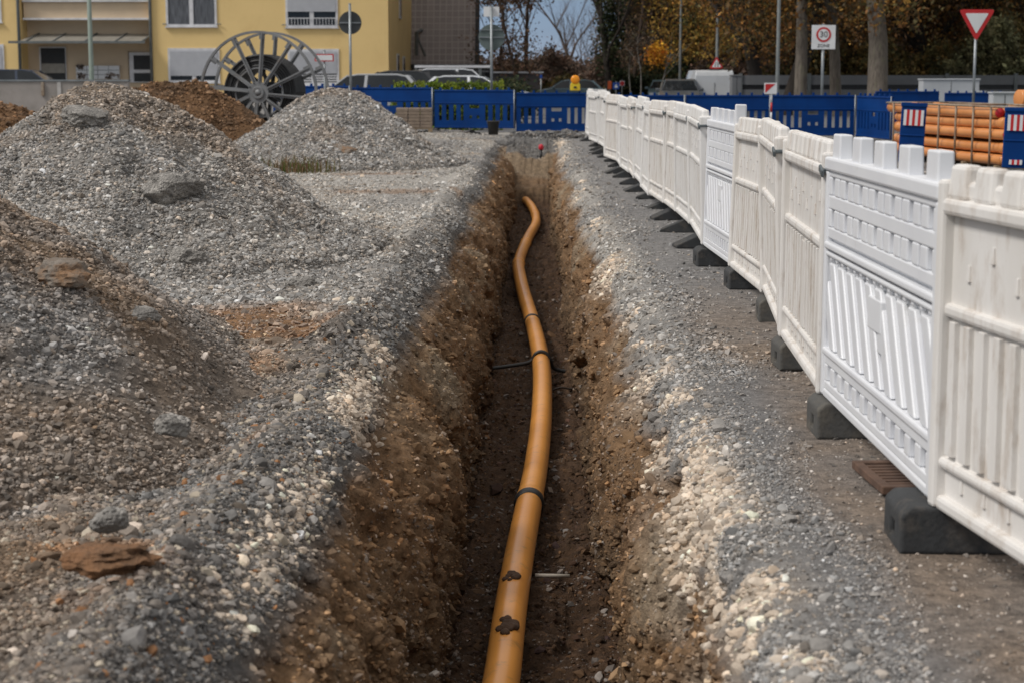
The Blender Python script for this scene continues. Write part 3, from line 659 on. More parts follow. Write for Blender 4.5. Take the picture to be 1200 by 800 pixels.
for i, (px, py, t) in enumerate(feet):
    q = G(px, py, 0); s = fA if t == 'A' else fB
    o = s if s not in fu else s.copy()
    if s in fu: COL.objects.link(o)
    fu.add(s); o.location = (q.x + .16, q.y + .15, 0); o.scale = (.9, .86, 1 if i < 2 else .95); o.rotation_euler = (0, 0, R(random.uniform(-4, 4)))
    tag(o, ['black rubber foot block with a carrying hole, nearest the camera', 'dusty grey foot block at the far end of the bright white barrier', 'dusty grey foot block, third from the camera', 'dusty grey foot block, fourth from the camera', 'dark foot block, fifth from the camera', 'dark foot block, sixth from the camera and last before the wedge shaped ones'][i], 'barrier foot', 'feet of the white barriers')
for i, (px, py) in enumerate(((791, 291), (775, 273), (764, 258), (760, 246), (746, 233.5), (732, 225), (727, 216.5), (718, 208.8), (709.5, 203.9), (713, 196), (708, 189.6), (700, 185), (692, 181), (691, 177), (690, 172.5), (680, 165.6))):
    q = G(px, py, 0); o = fW if i == 0 else fW.copy()
    if i: COL.objects.link(o)
    o.location = (q.x + .34, q.y + .1, 0); o.rotation_euler = (0, 0, R(random.uniform(-9, 9))); o.scale = (.95, random.uniform(.85, 1.1), random.uniform(.72, .9))
    tag(o, 'black wedge shaped barrier foot, ' + ORD[i] + ' of the wedge shaped ones counting from the camera', 'barrier foot', 'feet of the white barriers')

M_grate = mat('grate_rust', (.085, .05, .035), (.13, .075, .05), 12, .9, .002, 60)
# drain grate in the asphalt behind the near barrier
g = G(1072, 566); r = empty('drain_grate', (g.x + .02, g.y, .012), R(4), 'rusty slotted drain grate in the ground under the bright white barrier', 'drain grate')
mb = MB(); mb.b2((-.2, -.22, 0), (.2, -.18, .03)); mb.b2((-.2, .18, 0), (.2, .22, .03)); mb.b2((-.2, -.18, 0), (-.165, .18, .03)); mb.b2((.165, -.18, 0), (.2, .18, .03)); mb.build('frame', M_grate, r, bevel=.004)
mb = MB()
for k in range(7): mb.b2((-.165, -.155 + k * .048, .002), (.165, -.13 + k * .048, .026))
mb.build('bars', M_grate, r, bevel=.004)

# ------------------------------------------------------------------ the orange drain pipe in the trench
tr = [(566, 905), (575, 860), (588, 800), (597, 730), (608, 660), (620, 592), (629, 540), (635, 480), (634, 428), (624, 378), (611, 335), (608, 308), (616, 286), (628, 263), (625, 247), (612, 232)]
pts = []
for (px, py) in tr: q = G(px, py, -1.10); pts.append(Vector((q.x, q.y, -1.085)))
def spline(pts, n):
    out = []
    for i in range(len(pts) - 1):
        p0, p1, p2, p3 = pts[max(i - 1, 0)], pts[i], pts[i + 1], pts[min(i + 2, len(pts) - 1)]
        for k in range(n):
            t = k / n; out.append(.5 * ((2 * p1) + (-p0 + p2) * t + (2 * p0 - 5 * p1 + 4 * p2 - p3) * t * t + (-p0 + 3 * p1 - 3 * p2 + p3) * t ** 3))
    return out + [pts[-1]]
cl = spline(pts, 10)
for p in cl: p.z += .015 * math.sin(p.y * .9)
cl[-1].z += .03
r = empty('drain_pipe', (0, 0, 0), 0, 'long bending orange brown plastic drain pipe lying in the trench', 'drain pipe')
rp = .08
mb = MB(); mb.tube(cl, rp, 28); mb.build('tube', M_pipe, r, smooth=True)
def near_i(px, py): q = G(px, py, -1.085); return min(range(1, len(cl) - 1), key=lambda i: abs(cl[i].y - q.y))
for (px, py, w) in ((619, 590, .10), (624, 378, .07)):
    i = near_i(px, py); d = (cl[i + 1] - cl[i - 1]).normalized()
    mb = MB(); mb.tube([cl[i] - d * w / 2, cl[i] - d * (w / 2 - .012), cl[i] + d * (w / 2 - .012), cl[i] + d * w / 2], [rp + .004, rp + .013, rp + .013, rp + .004], 28); mb.build('rubber_collar', M_black, r, smooth=True)
    mb = MB(); mb.tube([cl[i] + d * (w / 2 + .002), cl[i] + d * (w / 2 + .01), cl[i] + d * (w / 2 + .10), cl[i] + d * (w / 2 + .12)], [rp + .008, rp + .008, rp + .007, rp + .001], 28); mb.build('socket', M_pipe, r, smooth=True)
for (px, py) in ((606, 308), (616, 284), (626, 250)):
    i = near_i(px, py); d = (cl[i + 1] - cl[i - 1]).normalized()
    mb = MB(); mb.tube([cl[i] - d * .06, cl[i] - d * .05, cl[i] + d * .05, cl[i] + d * .06], [rp + .002, rp + .009, rp + .009, rp + .002], 24); mb.build('socket', M_pipe, r, smooth=True)
d = (cl[-1] - cl[-2]).normalized(); mb = MB(); mb.tube([cl[-1] - d * .02, cl[-1] + d * .10, cl[-1] + d * .12], [rp + .008, rp + .008, rp - .01], 24)
mb.build('end_cap', mat('blue_cap', (.03, .08, .30), None, 3, .4), r, smooth=True)
# strap / cable across the pipe
i = near_i(634, 427); c = cl[i]
path = [Vector((-.44, c.y - .10, -1.12)), Vector((c.x - .16, c.y - .03, -1.08)), Vector((c.x - .085, c.y, c.z + .02)), Vector((c.x - .05, c.y, c.z + .075)), Vector((c.x, c.y, c.z + .098)), Vector((c.x + .05, c.y, c.z + .077)), Vector((c.x + .088, c.y, c.z + .02)), Vector((c.x + .12, c.y + .02, -1.13)), Vector((c.x + .24, c.y + .04, -1.16))]
mb = MB(); mb.tube(spline(path, 4), .017, 8); tag(mb.build('black_cable', M_black, smooth=True), 'thin black cable slung across the middle of the orange pipe', 'cable')
q = G(655, 437, -1.0); mb = MB(); mb.tube(spline([Vector((.14, q.y, -1.16)), Vector((.24, q.y + .05, -1.13)), Vector((.36, q.y + .1, -1.14)), Vector((.46, q.y + .2, -1.0))], 5), .009, 6); tag(mb.build('root', mat('root_brown', (.05, .035, .025)), smooth=True), 'thin dark root on the trench floor right of the pipe', 'root')
q = G(636, 678, -1.12); mb = MB(); mb.tube([Vector((q.x - .04, q.y, -1.10)), Vector((q.x + .14, q.y + .01, -1.105))], [.011, .010], 8); tag(mb.build('stick', mat('pale_wood', (.45, .40, .33)), smooth=True), 'short pale stick poking out from under the pipe', 'stick')
M_mud = mat('dark_mud', (.055, .028, .014), (.09, .05, .03), 20, .95, .01, 60)
for (px, py, s, lb) in ((598, 679, .048, 'dark mud clod on top of the pipe, level with the pale stick'), (593, 737, .062, 'bigger splat of dark mud on the pipe near the bottom of the picture')):
    q = G(px, py, -1.015); i = min(range(len(cl)), key=lambda i: abs(cl[i].y - q.y)); r2 = random.Random(px)
    V = []; Fc = []; mbm = MB(); v, fc = ICO2
    for t in range(14):
        a = r2.uniform(0, 6.28); rr_ = s * r2.random() ** .5 * (.95 if t > 8 else .6); xx = cl[i].x + rr_ * math.cos(a); yy_ = q.y + rr_ * 1.9 * math.sin(a)
        dx_ = xx - cl[i].x; zz_ = cl[i].z + math.sqrt(max(rp * rp - dx_ * dx_, .0001)); sz = s * (.42 if t < 9 else .34) * r2.uniform(.8, 1.2)
        mbm.add([(xx + p[0] * sz, yy_ + p[1] * sz * 1.3, zz_ + p[2] * sz * .75 + .001) for p in v * (1 + .25 * fbm(v[:, 0] * 2 + t, v[:, 1] * 2, v[:, 2] * 2, 2, px))[:, None]], fc)
    o = mbm.build('mud_clod', M_mud, smooth=True); md = o.modifiers.new('remesh', 'REMESH'); md.mode = 'VOXEL'; md.voxel_size = .005; md.use_smooth_shade = True; tag(o, lb, 'mud clod')

# red capped stake and things at the far end of the trench
q = P(634, 184, 41.2); r = empty('marker_stake', (q.x, q.y, q.z - .1), 0, 'short black stake with a bright red cap at the far end of the trench', 'marker')
mb = MB(); mb.tube([(0, 0, -.05), (0, 0, .26)], .035, 10); mb.build('stake', M_black, r, smooth=True)
mb = MB(); mb.tube([(0, 0, .26), (0, 0, .28), (0, 0, .36), (0, 0, .39)], [.04, .06, .055, .02], 12); mb.build('cap', M_red, r, smooth=True)

# ------------------------------------------------------------------ blue barriers
def barrier_blue(L=2.1):
    r = empty('blue_barrier', (0, 0, 0)); mb = MB(); hs = []
    for s in (0, 1):
        for k in range(4):
            c = .16 + k * .19; c = c if s == 0 else L - c
            hs.append((c - .04, c + .04, .20, .60))
    cxm = L / 2
    # centre: wide slot above two small round-ish holes (built as three stacked rows)
    holes = sorted(hs)
    y0, y1 = -.022, .022
    mb.b2((0, y0, 0), (L, y1, .20)); mb.b2((0, y0, .60), (L, y1, .985))
    x = 0
    for h in holes:
        if x < cxm < h[0]:
            mb.b2((x, y0, .20), (cxm - .19, y1, .60)); mb.b2((cxm + .19, y0, .20), (h[0], y1, .60))
            mb.b2((cxm - .19, y0, .33), (cxm + .19, y1, .51)); mb.b2((cxm - .19, y0, .20), (cxm + .19, y1, .25)); mb.b2((cxm - .19, y0, .25), (cxm - .13, y1, .33)); mb.b2((cxm - .06, y0, .25), (cxm + .06, y1, .33)); mb.b2((cxm + .13, y0, .25), (cxm + .19, y1, .33))
            mb.b2((cxm - .19, y0, .51), (cxm - .13, y1, .60)); mb.b2((cxm + .13, y0, .51), (cxm + .19, y1, .60))
        else: mb.b2((x, y0, .20), (h[0], y1, .60))
        x = h[1]
    mb.b2((x, y0, .20), (L, y1, .60))
    mb.build('panel', M_blue, r)
    for (t_, z0_, z1_) in ((.04, .94, .975), (.036, .63, .655), (.04, .005, .05)): mb = MB(); mb.b2((.0, -t_, z0_), (L, t_, z1_)); mb.build('rib', M_blue, r, bevel=.008)
    for k in range(7):
        mb = MB(); mb.box((.16 + k * (L - .32) / 6, 0, 1.01), (.055, .05, .07)); mb.build('prong', M_blue, r, bevel=.006)
    mb = MB(); mb.tube([(L - .01, -.045, .03), (L - .01, -.045, .99)], .014, 8); mb.build('end_rod', M_steel, r, smooth=True)
    return r
pbl = barrier_blue(); nb = 0
def place_blue(ax, ay, bx, by, z, lb):
    global nb
    o = pbl if nb == 0 else copy_tree(pbl); nb += 1
    o.location = (ax, ay, z); o.rotation_euler = (0, 0, math.atan2(by - ay, bx - ax)); o.scale = (math.hypot(bx - ax, by - ay) / 2.112, 1, 1)
    tag(o, lb, 'barrier', 'blue barriers round the site')
    f = fW.copy(); COL.objects.link(f); f.location = (ax, ay, z - .14); f.scale = (.6, .8, .9); f.rotation_euler = (0, 0, math.atan2(by - ay, bx - ax) + math.pi / 2)
    tag(f, 'dark foot under the left end of the ' + {'blue barrier with pale slots, directly behind the end of the trench': 'blue barrier directly behind the trench', 'blue barrier with dark slots, behind the black bucket': 'blue barrier behind the bucket'}.get(lb, ' '.join(lb.replace(',', '').split()[:8])), 'barrier foot', 'feet of the blue barriers')
lb2 = 'l'
A = [(P(701, 109, 46.0), .13), (P(605, 108, 46.0), .13), (P(509, 105, 46.6), .20), (P(412, 103, 47.2), .26), (P(320, 101, 48.0), .30)]
names = ['blue barrier with pale slots, directly behind the end of the trench', 'blue barrier with dark slots, behind the black bucket', 'blue barrier behind the stack of paving blocks', 'blue barrier mostly hidden behind the smaller gravel cone']
for k in range(4):
    (a, za), (b, zb) = A[k], A[k + 1]; place_blue(b.x, b.y, a.x - .02, a.y, zb, names[k])
Bq = [P(x, 111, 43.7) for x in (704, 804, 904, 1004)]
names = ['blue barrier just right of the far white ones, left of the white van', 'blue barrier in front of the white van', 'blue barrier right of the red and white pole']
for k in range(3): place_blue(Bq[k].x, 43.7, Bq[k + 1].x - .02, 43.7, .09, names[k])
a = P(1004, 111, 43.6); b = P(1047, 119, 41.0); place_blue(a.x + .03, a.y, b.x, b.y, .08, 'blue barrier turned towards the camera, left of the pipe stack')
a = P(1026, 109, 53.0); b = P(1105, 109, 53.0); place_blue(a.x, 53, b.x, 53.4, .12, 'blue barrier in the back row behind the pipe stack')
a = P(1107, 113, 55.0); b = P(1180, 113, 55.0); place_blue(a.x, 55, b.x, 55.2, .06, 'lower blue barrier in the back row in front of the large white cabinet')

# blue boards with red and white bands
def band(r, x0, x1, z0, z1, yf, n):
    for s in (0, 1):
        mb = MB(); w = (x1 - x0) / n
        for k in range(n):
            if k % 2 == s: mb.b2((x0 + k * w, yf - .004, z0), (x0 + (k + 1) * w, yf, z1))
        mb.build('reflective_band', M_signw if s == 0 else M_signred, r)
def board(px0, px1, pyt, pyb, Y, lb, tilt):
    a = P(px0, pyb, Y); b = P(px1, pyt, Y); W = b.x - a.x; z0 = a.z; H = b.z - z0
    r = empty('warning_board', (a.x, Y, z0), R(-8), lb, 'barrier board', 'blue boards by the pipe stack'); r.rotation_euler.y = R(tilt)
    mb = MB(); mb.b2((0, 0, 0), (W, .05, H)); mb.build('board', M_blue, r, bevel=.012)
    mb = MB(); mb.b2((-.01, -.015, H * .93), (W + .01, .065, H)); mb.build('rib', M_blue, r, bevel=.01); mb = MB(); mb.b2((0, -.012, H * .44), (W, .06, H * .47)); mb.build('rib', M_blue, r, bevel=.01)
    band(r, W * .10, W * .90, H * .62, H * .88, -.016, 7)
    band(r, W * .25, W * .75, H * .06, H * .14, -.012, 5)
    f = fW.copy(); COL.objects.link(f); f.location = (a.x + W / 2, Y + .02, 0); f.rotation_euler = (0, 0, R(82)); f.scale = (.8, .9, max(z0, .03) / .155)
    tag(f, 'dark foot under the striped blue board ' + ('left of the pipe stack' if px0 < 1100 else 'at the right edge'), 'barrier foot', 'feet of the blue boards')
board(1052, 1083, 120, 190, 29.6, 'narrow blue board with a red and white striped band, left of the pipe stack', 2.5)
board(1174, 1207, 126, 197, 26.9, 'narrow blue board with a red and white striped band at the right edge', 1.5)

# ------------------------------------------------------------------ stack of orange pipes in a steel cage
pa = P(1045, 130, 33.0); pb = P(1172, 130, 27.9); fa = Vector((pa.x, pa.y, 0)); fb = Vector((pb.x, pb.y, 0)); dd = (fb - fa).normalized(); pp = Vector((-dd.y, dd.x, 0)) ; pp = pp if pp.x > 0 else -pp
rs = .082; rowz = [.21, .385, .60, .775, .945]; lay = ['bottom', 'second', 'third', 'fourth', 'top']; k = 0
def pipe_thing(p0, p1, r0, lb, sag, cap, grp, socket_far=True):
    r = empty('plastic_pipe', p0, 0, lb, 'pipe', grp); v = p1 - p0; n = 9
    pt = [v * (t / (n - 1)) + Vector((0, 0, -sag * math.sin(math.pi * t / (n - 1)))) for t in range(n)]
    mb = MB(); mb.tube(pt, r0, 18, cap=False)
    mb.tube([pt[-1], pt[-1] - v.normalized() * .15], r0 * .93, 18, cap=True); mb.build('tube', M_pipe2, r, smooth=True)
    u = v.normalized(); mb = MB()
    e = pt[0] if socket_far else pt[-1]; s = 1 if socket_far else -1
    mb.tube([e - u * .03 * s, e - u * .02 * s, e + u * .14 * s, e + u * .19 * s], [r0 * 1.02, r0 * 1.13, r0 * 1.13, r0 * 1.01], 18); mb.build('socket', M_pipe2, r, smooth=True)
    if cap:
        mb = MB(); mb.tube([pt[-1] + u * .0, pt[-1] + u * .012], r0 * .9, 18); mb.build('end_cap', M_red, r, smooth=True)
for li, z in enumerate(rowz):
    for c in range(6):
        jit = random.uniform(-.3, .1); off = pp * (.10 + c * .175 + (.05 if li % 2 else 0)); q0 = fa + off + dd * jit; q1 = fb + off + dd * (jit + random.uniform(-.1, .1)) + Vector((0, 0, random.uniform(-.012, .012)))
        if li == 3 and c == 0: q1 = fb + off - dd * .12
        pipe_thing(q0 + Vector((0, 0, z)), q1 + Vector((0, 0, z)), rs, 'orange pipe in the ' + lay[li] + ' layer of the caged stack, ' + ORD[c] + ' from the trench side', random.uniform(.0, .035), (li + c) % 3 == 2 or (li >= 2 and c == 0), 'orange pipes in the caged stack', (li + c) % 2 == 0)
r = empty('pipe_cage', fa, 0, 'rusty steel rod cage holding the stack of orange pipes', 'pipe cage')
for side, o_ in ((0, 0.0), (1, 1.18)):
    for px in (1043, 1095, 1115, 1135, 1155) if side == 0 else (1045, 1100, 1150):
        # position along the face that projects to px
        best = min((abs((lambda w: (624 + w.x / w.y * FPX))(fa + dd * t) - px), t) for t in np.linspace(-.3, 5.6, 200))[1]
        p = dd * best + pp * o_; mb = MB(); mb.tube([p, p + Vector((0, 0, 1.03))], .018, 8); mb.build('upright', M_rust, r, smooth=True)
    mb = MB(); mb.tube([dd * -.3 + pp * o_ + Vector((0, 0, 1.03)), dd * 5.3 + pp * o_ + Vector((0, 0, 1.03))], .016, 8); mb.build('rail', M_rust, r, smooth=True)
for t in (-.3, 2.5, 5.3):
    mb = MB(); mb.tube([dd * t + Vector((0, 0, 1.03)), dd * t + pp * 1.18 + Vector((0, 0, 1.03))], .016, 8); mb.build('rail', M_rust, r, smooth=True)
M_wood = mat('timber', (.30, .22, .13), (.22, .16, .10), 3, .85, .002, 40)
for t in (.3, 2.0, 3.6, 5.0):
    c = fa + dd * t + pp * .6; mb = MB(); rz = Matrix.Rotation(math.atan2(pp.y, pp.x), 3, 'Z'); mb.box((0, 0, .06), (1.2, .09, .12), rot=rz); o = mb.build('timber_bearer', M_wood, bevel=.006); o.location = c
    tag(o, 'squared timber bearer under the pipe stack, ' + {.3: 'at its far end', 2.0: 'second from its far end', 3.6: 'third from its far end', 5.0: 'at its near end'}[t], 'timber', 'bearers under the pipe stack')
e = P(1196, 116, 34.0)
for k, z in enumerate((.3, .85, e.z)):
    pipe_thing(Vector((e.x + 3.2, 35.2, z)), Vector((e.x - .02 + .1 * (k == 1), 34.0, z)), .15 if k == 2 else .25, ['lowest thick orange pipe at the right edge behind the striped board', 'middle thick orange pipe at the right edge behind the striped board', 'topmost thick orange pipe end peeping in at the right edge'][k], 0, False, 'thick orange pipes at the right edge', False)

# ------------------------------------------------------------------ steel cable drum
c = P(303, 112, 34.6); rD = 1.18; ax = Vector((.165, 1, 0)).normalized()
r = empty('cable_drum', (c.x, c.y, 0), 0, 'big grey steel cable drum with twelve spokes standing behind the clay heap', 'cable drum')
M_drum = mat('drum_steel', (.24, .245, .25), (.18, .185, .19), 4, .6, metal=.3, dirt=(.15, .11, .08), dscale=3, dlo=.55, dhi=.8)
cz = rD + .02
xh = ax.cross(Vector((0, 0, 1))).normalized(); zh = Vector((0, 0, 1))
for fi, off in enumerate((0, .82)):
    c0 = Vector((0, 0, cz)) + ax * off
    mb = MB(); mb.ring(c0, ax, rD - .045, rD, .07, 64); mb.build('flange_rim', M_drum, r)
    mb = MB(); mb.ring(c0 + ax * .001, ax, .07, .21, .05, 32); mb.ring(c0 - ax * .03, ax, .07, .12, .05, 32); mb.build('hub', M_drum, r, bevel=.008)
    for k in range(12):
        a = R(5 + 30 * k); dv = -xh * math.cos(a) + zh * math.sin(a); tv = ax.cross(dv).normalized()
        rot = Matrix((dv, tv, ax)).transposed(); mb = MB()
        mb.box(c0 + dv * (.20 + (rD - .24) / 2), (rD - .24, .028, .085), rot=rot); mb.box(c0 + dv * (.20 + (rD - .24) / 2) + tv * .03, (rD - .26, .05, .014), rot=rot)
        mb.box(c0 + dv * (rD - .10), (.12, .10, .05), rot=rot)
        mb.build('spoke', M_drum, r)
mb = MB(); mb.tube([Vector((0, 0, cz)) - ax * .05, Vector((0, 0, cz)) + ax * .9], .07, 20); mb.build('axle', M_drum, r, smooth=True)
mb = MB(); mb.ring(Vector((0, 0, cz)) + ax * .41, ax, .46, .49, .76, 48)
for k in range(6):
    a = R(30 + 60 * k); dv = -xh * math.cos(a) + zh * math.sin(a); mb.tube([Vector((0, 0, cz)) + ax * .41 + dv * .06, Vector((0, 0, cz)) + ax * .41 + dv * .47], .022, 8)
mb.build('drum_core', M_drum, r)
mb = MB()
for k in range(8):
    for q in range(5):
        pts_ = []
        for t in range(41):
            a = 2 * math.pi * t / 40; rad_ = .515 + q * .048; pts_.append(Vector((0, 0, 0)) + ax * (.11 + k * .085 + (q % 2) * .012) + (xh * math.cos(a) + zh * math.sin(a)) * rad_)
        mb.tube(pts_, .034, 6, cap=False)
o = mb.build('cable_coil', M_black, smooth=True); o.location = (c.x, c.y, cz); tag(o, 'thick black cable wound round the core of the steel drum', 'cable coil')

# ------------------------------------------------------------------ paving blocks, slab, bucket
a = P(464, 150, 45.0); gz = .145; r = empty('paver_stack', (a.x, 44.9, gz), R(3), 'square stack of brown paving blocks in front of the blue barrier', 'paving blocks')
M_pav = mat('paving_block', (.27, .21, .16), (.20, .155, .12), 7, .9, .003, 60)
mb = MB()
for k in range(5): mb.b2((.0, .02 + k * .19, .07), (.94, .12 + k * .19, .09))
for k in range(3): mb.b2((.02 + k * .40, .0, 0), (.12 + k * .40, .9, .07))
mb.build('pallet', M_wood, r)
for q in range(6):
    for cx_ in range(3):
        mb = MB()
        for cy_ in range(4): mb.box((.16 + cx_ * .305 + random.uniform(-.006, .006), .13 + cy_ * .215, .137 + q * .083), (.292, .208, .076))
        mb.build('block_course', M_pav, r, bevel=.006)
a = P(461, 146, 46.0); mb = MB(); mb.b2((-.35, -.3, 0), (.25, .3, .1)); mb.b2((-.33, -.28, .1), (.23, .26, .3)); o = mb.build('paver_stack', M_pav, bevel=.01); o.location = (a.x, 45.9, .14); tag(o, 'low leftover row of paving blocks left of the square stack', 'paving blocks')
a = P(578, 158, 43.0); r = empty('bucket', (a.x, 43.0, .0), 0, 'black plastic bucket standing on the gravel before the blue barrier', 'bucket'); r.location.z = max(a.z, .04)
mb = MB(); n = 24; prof = [(.115, .0), (.14, .30), (.155, .30), (.155, .33), (.13, .33), (.105, .02)]
vs = []; fs = []
for k in range(n):
    t = 2 * math.pi * k / n
    for (rr_, z) in prof: vs.append((rr_ * math.cos(t), rr_ * math.sin(t), z))
for k in range(n):
    for q in range(5): fs.append((k * 6 + q, ((k + 1) % n) * 6 + q, ((k + 1) % n) * 6 + q + 1, k * 6 + q + 1))
fs.append(tuple(k * 6 for k in range(n))[::-1]); fs.append(tuple(k * 6 + 5 for k in range(n)))
mb.add(vs, fs); mb.build('pail', M_rub, r, smooth=True)
mb = MB(); mb.tube([(.155 * math.cos(t), .155 * math.sin(t) - .0, .30 - .12 * math.sin(t)) for t in np.linspace(0, math.pi, 12)], .006, 6); mb.build('handle', M_steel, r, smooth=True)

# ------------------------------------------------------------------ signs and poles
def text_mesh(name, s, size, mat_, parent, loc, rz=0):
    cu = bpy.data.curves.new(name, 'FONT'); cu.body = s; cu.size = size; cu.extrude = .002; cu.align_x = 'CENTER'; cu.align_y = 'CENTER'
    t = bpy.data.objects.new(name, cu); me = bpy.data.meshes.new_from_object(t); bpy.data.objects.remove(t); me.materials.clear(); me.materials.append(mat_)
    o = bpy.data.objects.new(name, me); COL.objects.link(o); o.parent = parent; o.location = loc; o.rotation_euler = (R(90), 0, rz); return o
def disc(mb, c, r_, t, n=40): mb.tube([Vector(c) + Vector((0, -t / 2, 0)), Vector(c) + Vector((0, t / 2, 0))], r_, n)
def pole(px, Y, pyt, rad, name, lb, cat, m=M_steel, z0=0.0, grp=None, obj_name='pole'):
    a = P(px, 93, Y); top = P(px, pyt, Y).z
    r = empty(name, (a.x, Y, z0), 0, lb, cat, grp); mb = MB(); mb.tube([(0, 0, 0), (0, 0, top - z0)], rad, 14); mb.build(obj_name, m, r, smooth=True)
    mb = MB(); mb.tube([(0, 0, top - z0), (0, 0, top - z0 + .02)], [rad * 1.08, rad * .8], 14); mb.build('cap', m, r, smooth=True)
    return r
# round signs seen from behind
M_signback = mat('sign_back_dark', (.035, .04, .042), (.05, .055, .058), 4, .6)
M_signback2 = mat('sign_back_grey', (.12, .155, .15), (.10, .13, .125), 4, .6)
def round_back(px, pyc, Y, rpx, pyt, m, lb, z0):
    r = pole(px, Y, pyt, .035, 'road_sign', lb, 'road sign', z0=z0); zc = P(px, pyc, Y).z - z0; rr_ = rpx * Y / FPX
    mb = MB(); disc(mb, (0, .06, zc), rr_, .012); mb.build('sign_plate', m, r, bevel=.003)
    for dz in (-.0, .0):
        pass
    mb = MB(); mb.b2((-rr_ * .95, .02, zc - .015), (rr_ * .95, .052, zc + .015)); mb.build('bracket', M_steel, r)
    return r, zc, rr_
round_back(411, 27, 47.0, 13.2, 5, M_signback, 'back of a dark round road sign on a grey post, right of the cable drum', .1)
r, zc, rr_ = round_back(576, 44, 47.5, 15, 8, M_signback2, 'back of a grey green round road sign with a small plate above', .1)
mb = MB(); w = 9 * 47.5 / FPX; zt = P(576, 14, 47.5).z - .1; mb.b2((-w, .045, zt - .13), (w, .06, zt + .13)); mb.build('extra_plate', M_signw, r, bevel=.003)
mb = MB(); mb.b2((-rr_ * .95, .02, zc + .18), (rr_ * .9, .052, zc + .2)); mb.build('bracket', M_steel, r)
# small white board with a red border
r = pole(380.5, 39.5, 60, .025, 'notice_sign', 'small white board with a red border on a thin post, right of the cable drum', 'sign'); z = P(380, 68, 39.5).z
mb = MB(); mb.b2((-.21, -.045, z - .08), (.21, -.03, z + .08)); mb.build('border_plate', M_signred, r); mb = MB(); mb.b2((-.185, -.049, z - .058), (.185, -.0452, z + .058)); mb.build('face', M_signw, r)
# 30 zone
r = pole(963.5, 50, 29, .04, 'speed_zone_sign', 'square white 30 ZONE speed sign on a grey post in front of the trees', 'road sign'); zc = P(963, 44, 50).z; hw = 13.7 * 50 / FPX
mb = MB(); mb.b2((-hw, -.06, zc - hw), (hw, -.045, zc + hw)); mb.build('sign_plate', M_signw, r, bevel=.004)
mb = MB(); disc(mb, (0, -.064, zc + .07), .205, .006); mb.build('red_ring', M_signred, r); mb = MB(); disc(mb, (0, -.069, zc + .07), .15, .005); mb.build('ring_centre', M_signw, r)
text_mesh('number', '30', .23, M_signb, r, (0, -.074, zc + .07)); text_mesh('word', 'ZONE', .125, M_signb, r, (0, -.064, zc - .235))
# give way
def tri(c, s, y, t, down=True, rnd=.12):
    pts = []; h = s * math.sqrt(3) / 2; base = [(-s / 2, h / 3), (s / 2, h / 3), (0, -2 * h / 3)] if down else [(s / 2, -h / 3), (-s / 2, -h / 3), (0, 2 * h / 3)]
    for i in range(3):
        p = Vector(base[i]); a = Vector(base[i - 1]) - p; b = Vector(base[(i + 1) % 3]) - p; q0 = p + a.normalized() * s * rnd; q1 = p + b.normalized() * s * rnd
        for k in range(5):
            u = k / 4; pts.append(q0 * (1 - u) ** 2 + p * 2 * u * (1 - u) + q1 * u * u)
    mb = MB(); mb.prism([(c[0] + p.x, c[2] + p.y) for p in pts], 'y', y - t, y); return mb
r = pole(1141.5, 46, 25, .035, 'give_way_sign', 'red and white triangular give way sign on a grey post at the right', 'road sign'); s = 42 * 46 / FPX; zc = P(1142, 24, 46).z
tri((0, 0, zc), s, -.04, .012).build('red_border', M_signred, r); tri((0, 0, zc), s * .64, -.053, .004, rnd=.06).build('face', M_signw, r)
# narrow-road warning sign on a far lamp post
def lamp_post(px, Y, pyt, rad, lb, m=M_polegr, z0=0, H=7.5):
    a = P(px, 93, Y); r = empty('lamp_post', (a.x, Y, z0), 0, lb, 'lamp post'); mb = MB(); mb.tube([(0, 0, 0), (0, 0, 1.1), (0, 0, 1.15), (0, 0, H)], [rad * 1.25, rad * 1.25, rad, rad * .65], 14); mb.build('pole', m, r, smooth=True)
    mb = MB(); mb.tube([(0, 0, H - .03), (0, -.25, H + .16), (0, -.8, H + .2)], rad * .55, 8); mb.build('arm', m, r, smooth=True)
    mb = MB(); mb.box((0, -1.05, H + .18), (.24, .62, .10), taper=(.7, .9)); mb.build('lamp_head', M_polegr, r, bevel=.02)
    return r
lamp_post(107.5, 50, 0, .07, 'green grey lamp post in front of the beige doorway of the yellow house', M_lamp, .1, 7.2)
lamp_post(911, 56, 0, .062, 'tall grey lamp post left of the 30 zone sign', M_polegr, 0, 8.5)
r = lamp_post(840, 84, 40, .09, 'grey lamp post carrying a triangular warning sign above the white van', M_polegr, 0, 7.0)
zc = P(839, 76, 84).z; s = 16.5 * 84 / FPX
sg = empty('warning_sign', (P(839.3, 76, 84).x, 83.86, zc), 0, 'small triangular red bordered warning sign fixed to the post above the van', 'road sign')
tri((0, 0, 0), s, .0, .012, down=False).build('red_border', M_signred, sg); tri((0, 0, 0), s * .66, -.013, .004, down=False, rnd=.06).build('face', M_signw, sg)
mb = MB(); mb.prism([(-.07, -.10), (-.04, -.10), (-.045, 0), (-.015, .12), (-.03, .12), (-.07, 0)], 'y', -.022, -.018); mb.prism([(.04, -.10), (.07, -.10), (.07, .0), (.03, .12), (.015, .12), (.04, 0)], 'y', -.022, -.018); mb.build('symbol', M_signb, sg)
lamp_post(797, 92, 40, .085, 'grey lamp post left of the white van', M_polegr, 0, 6.6)
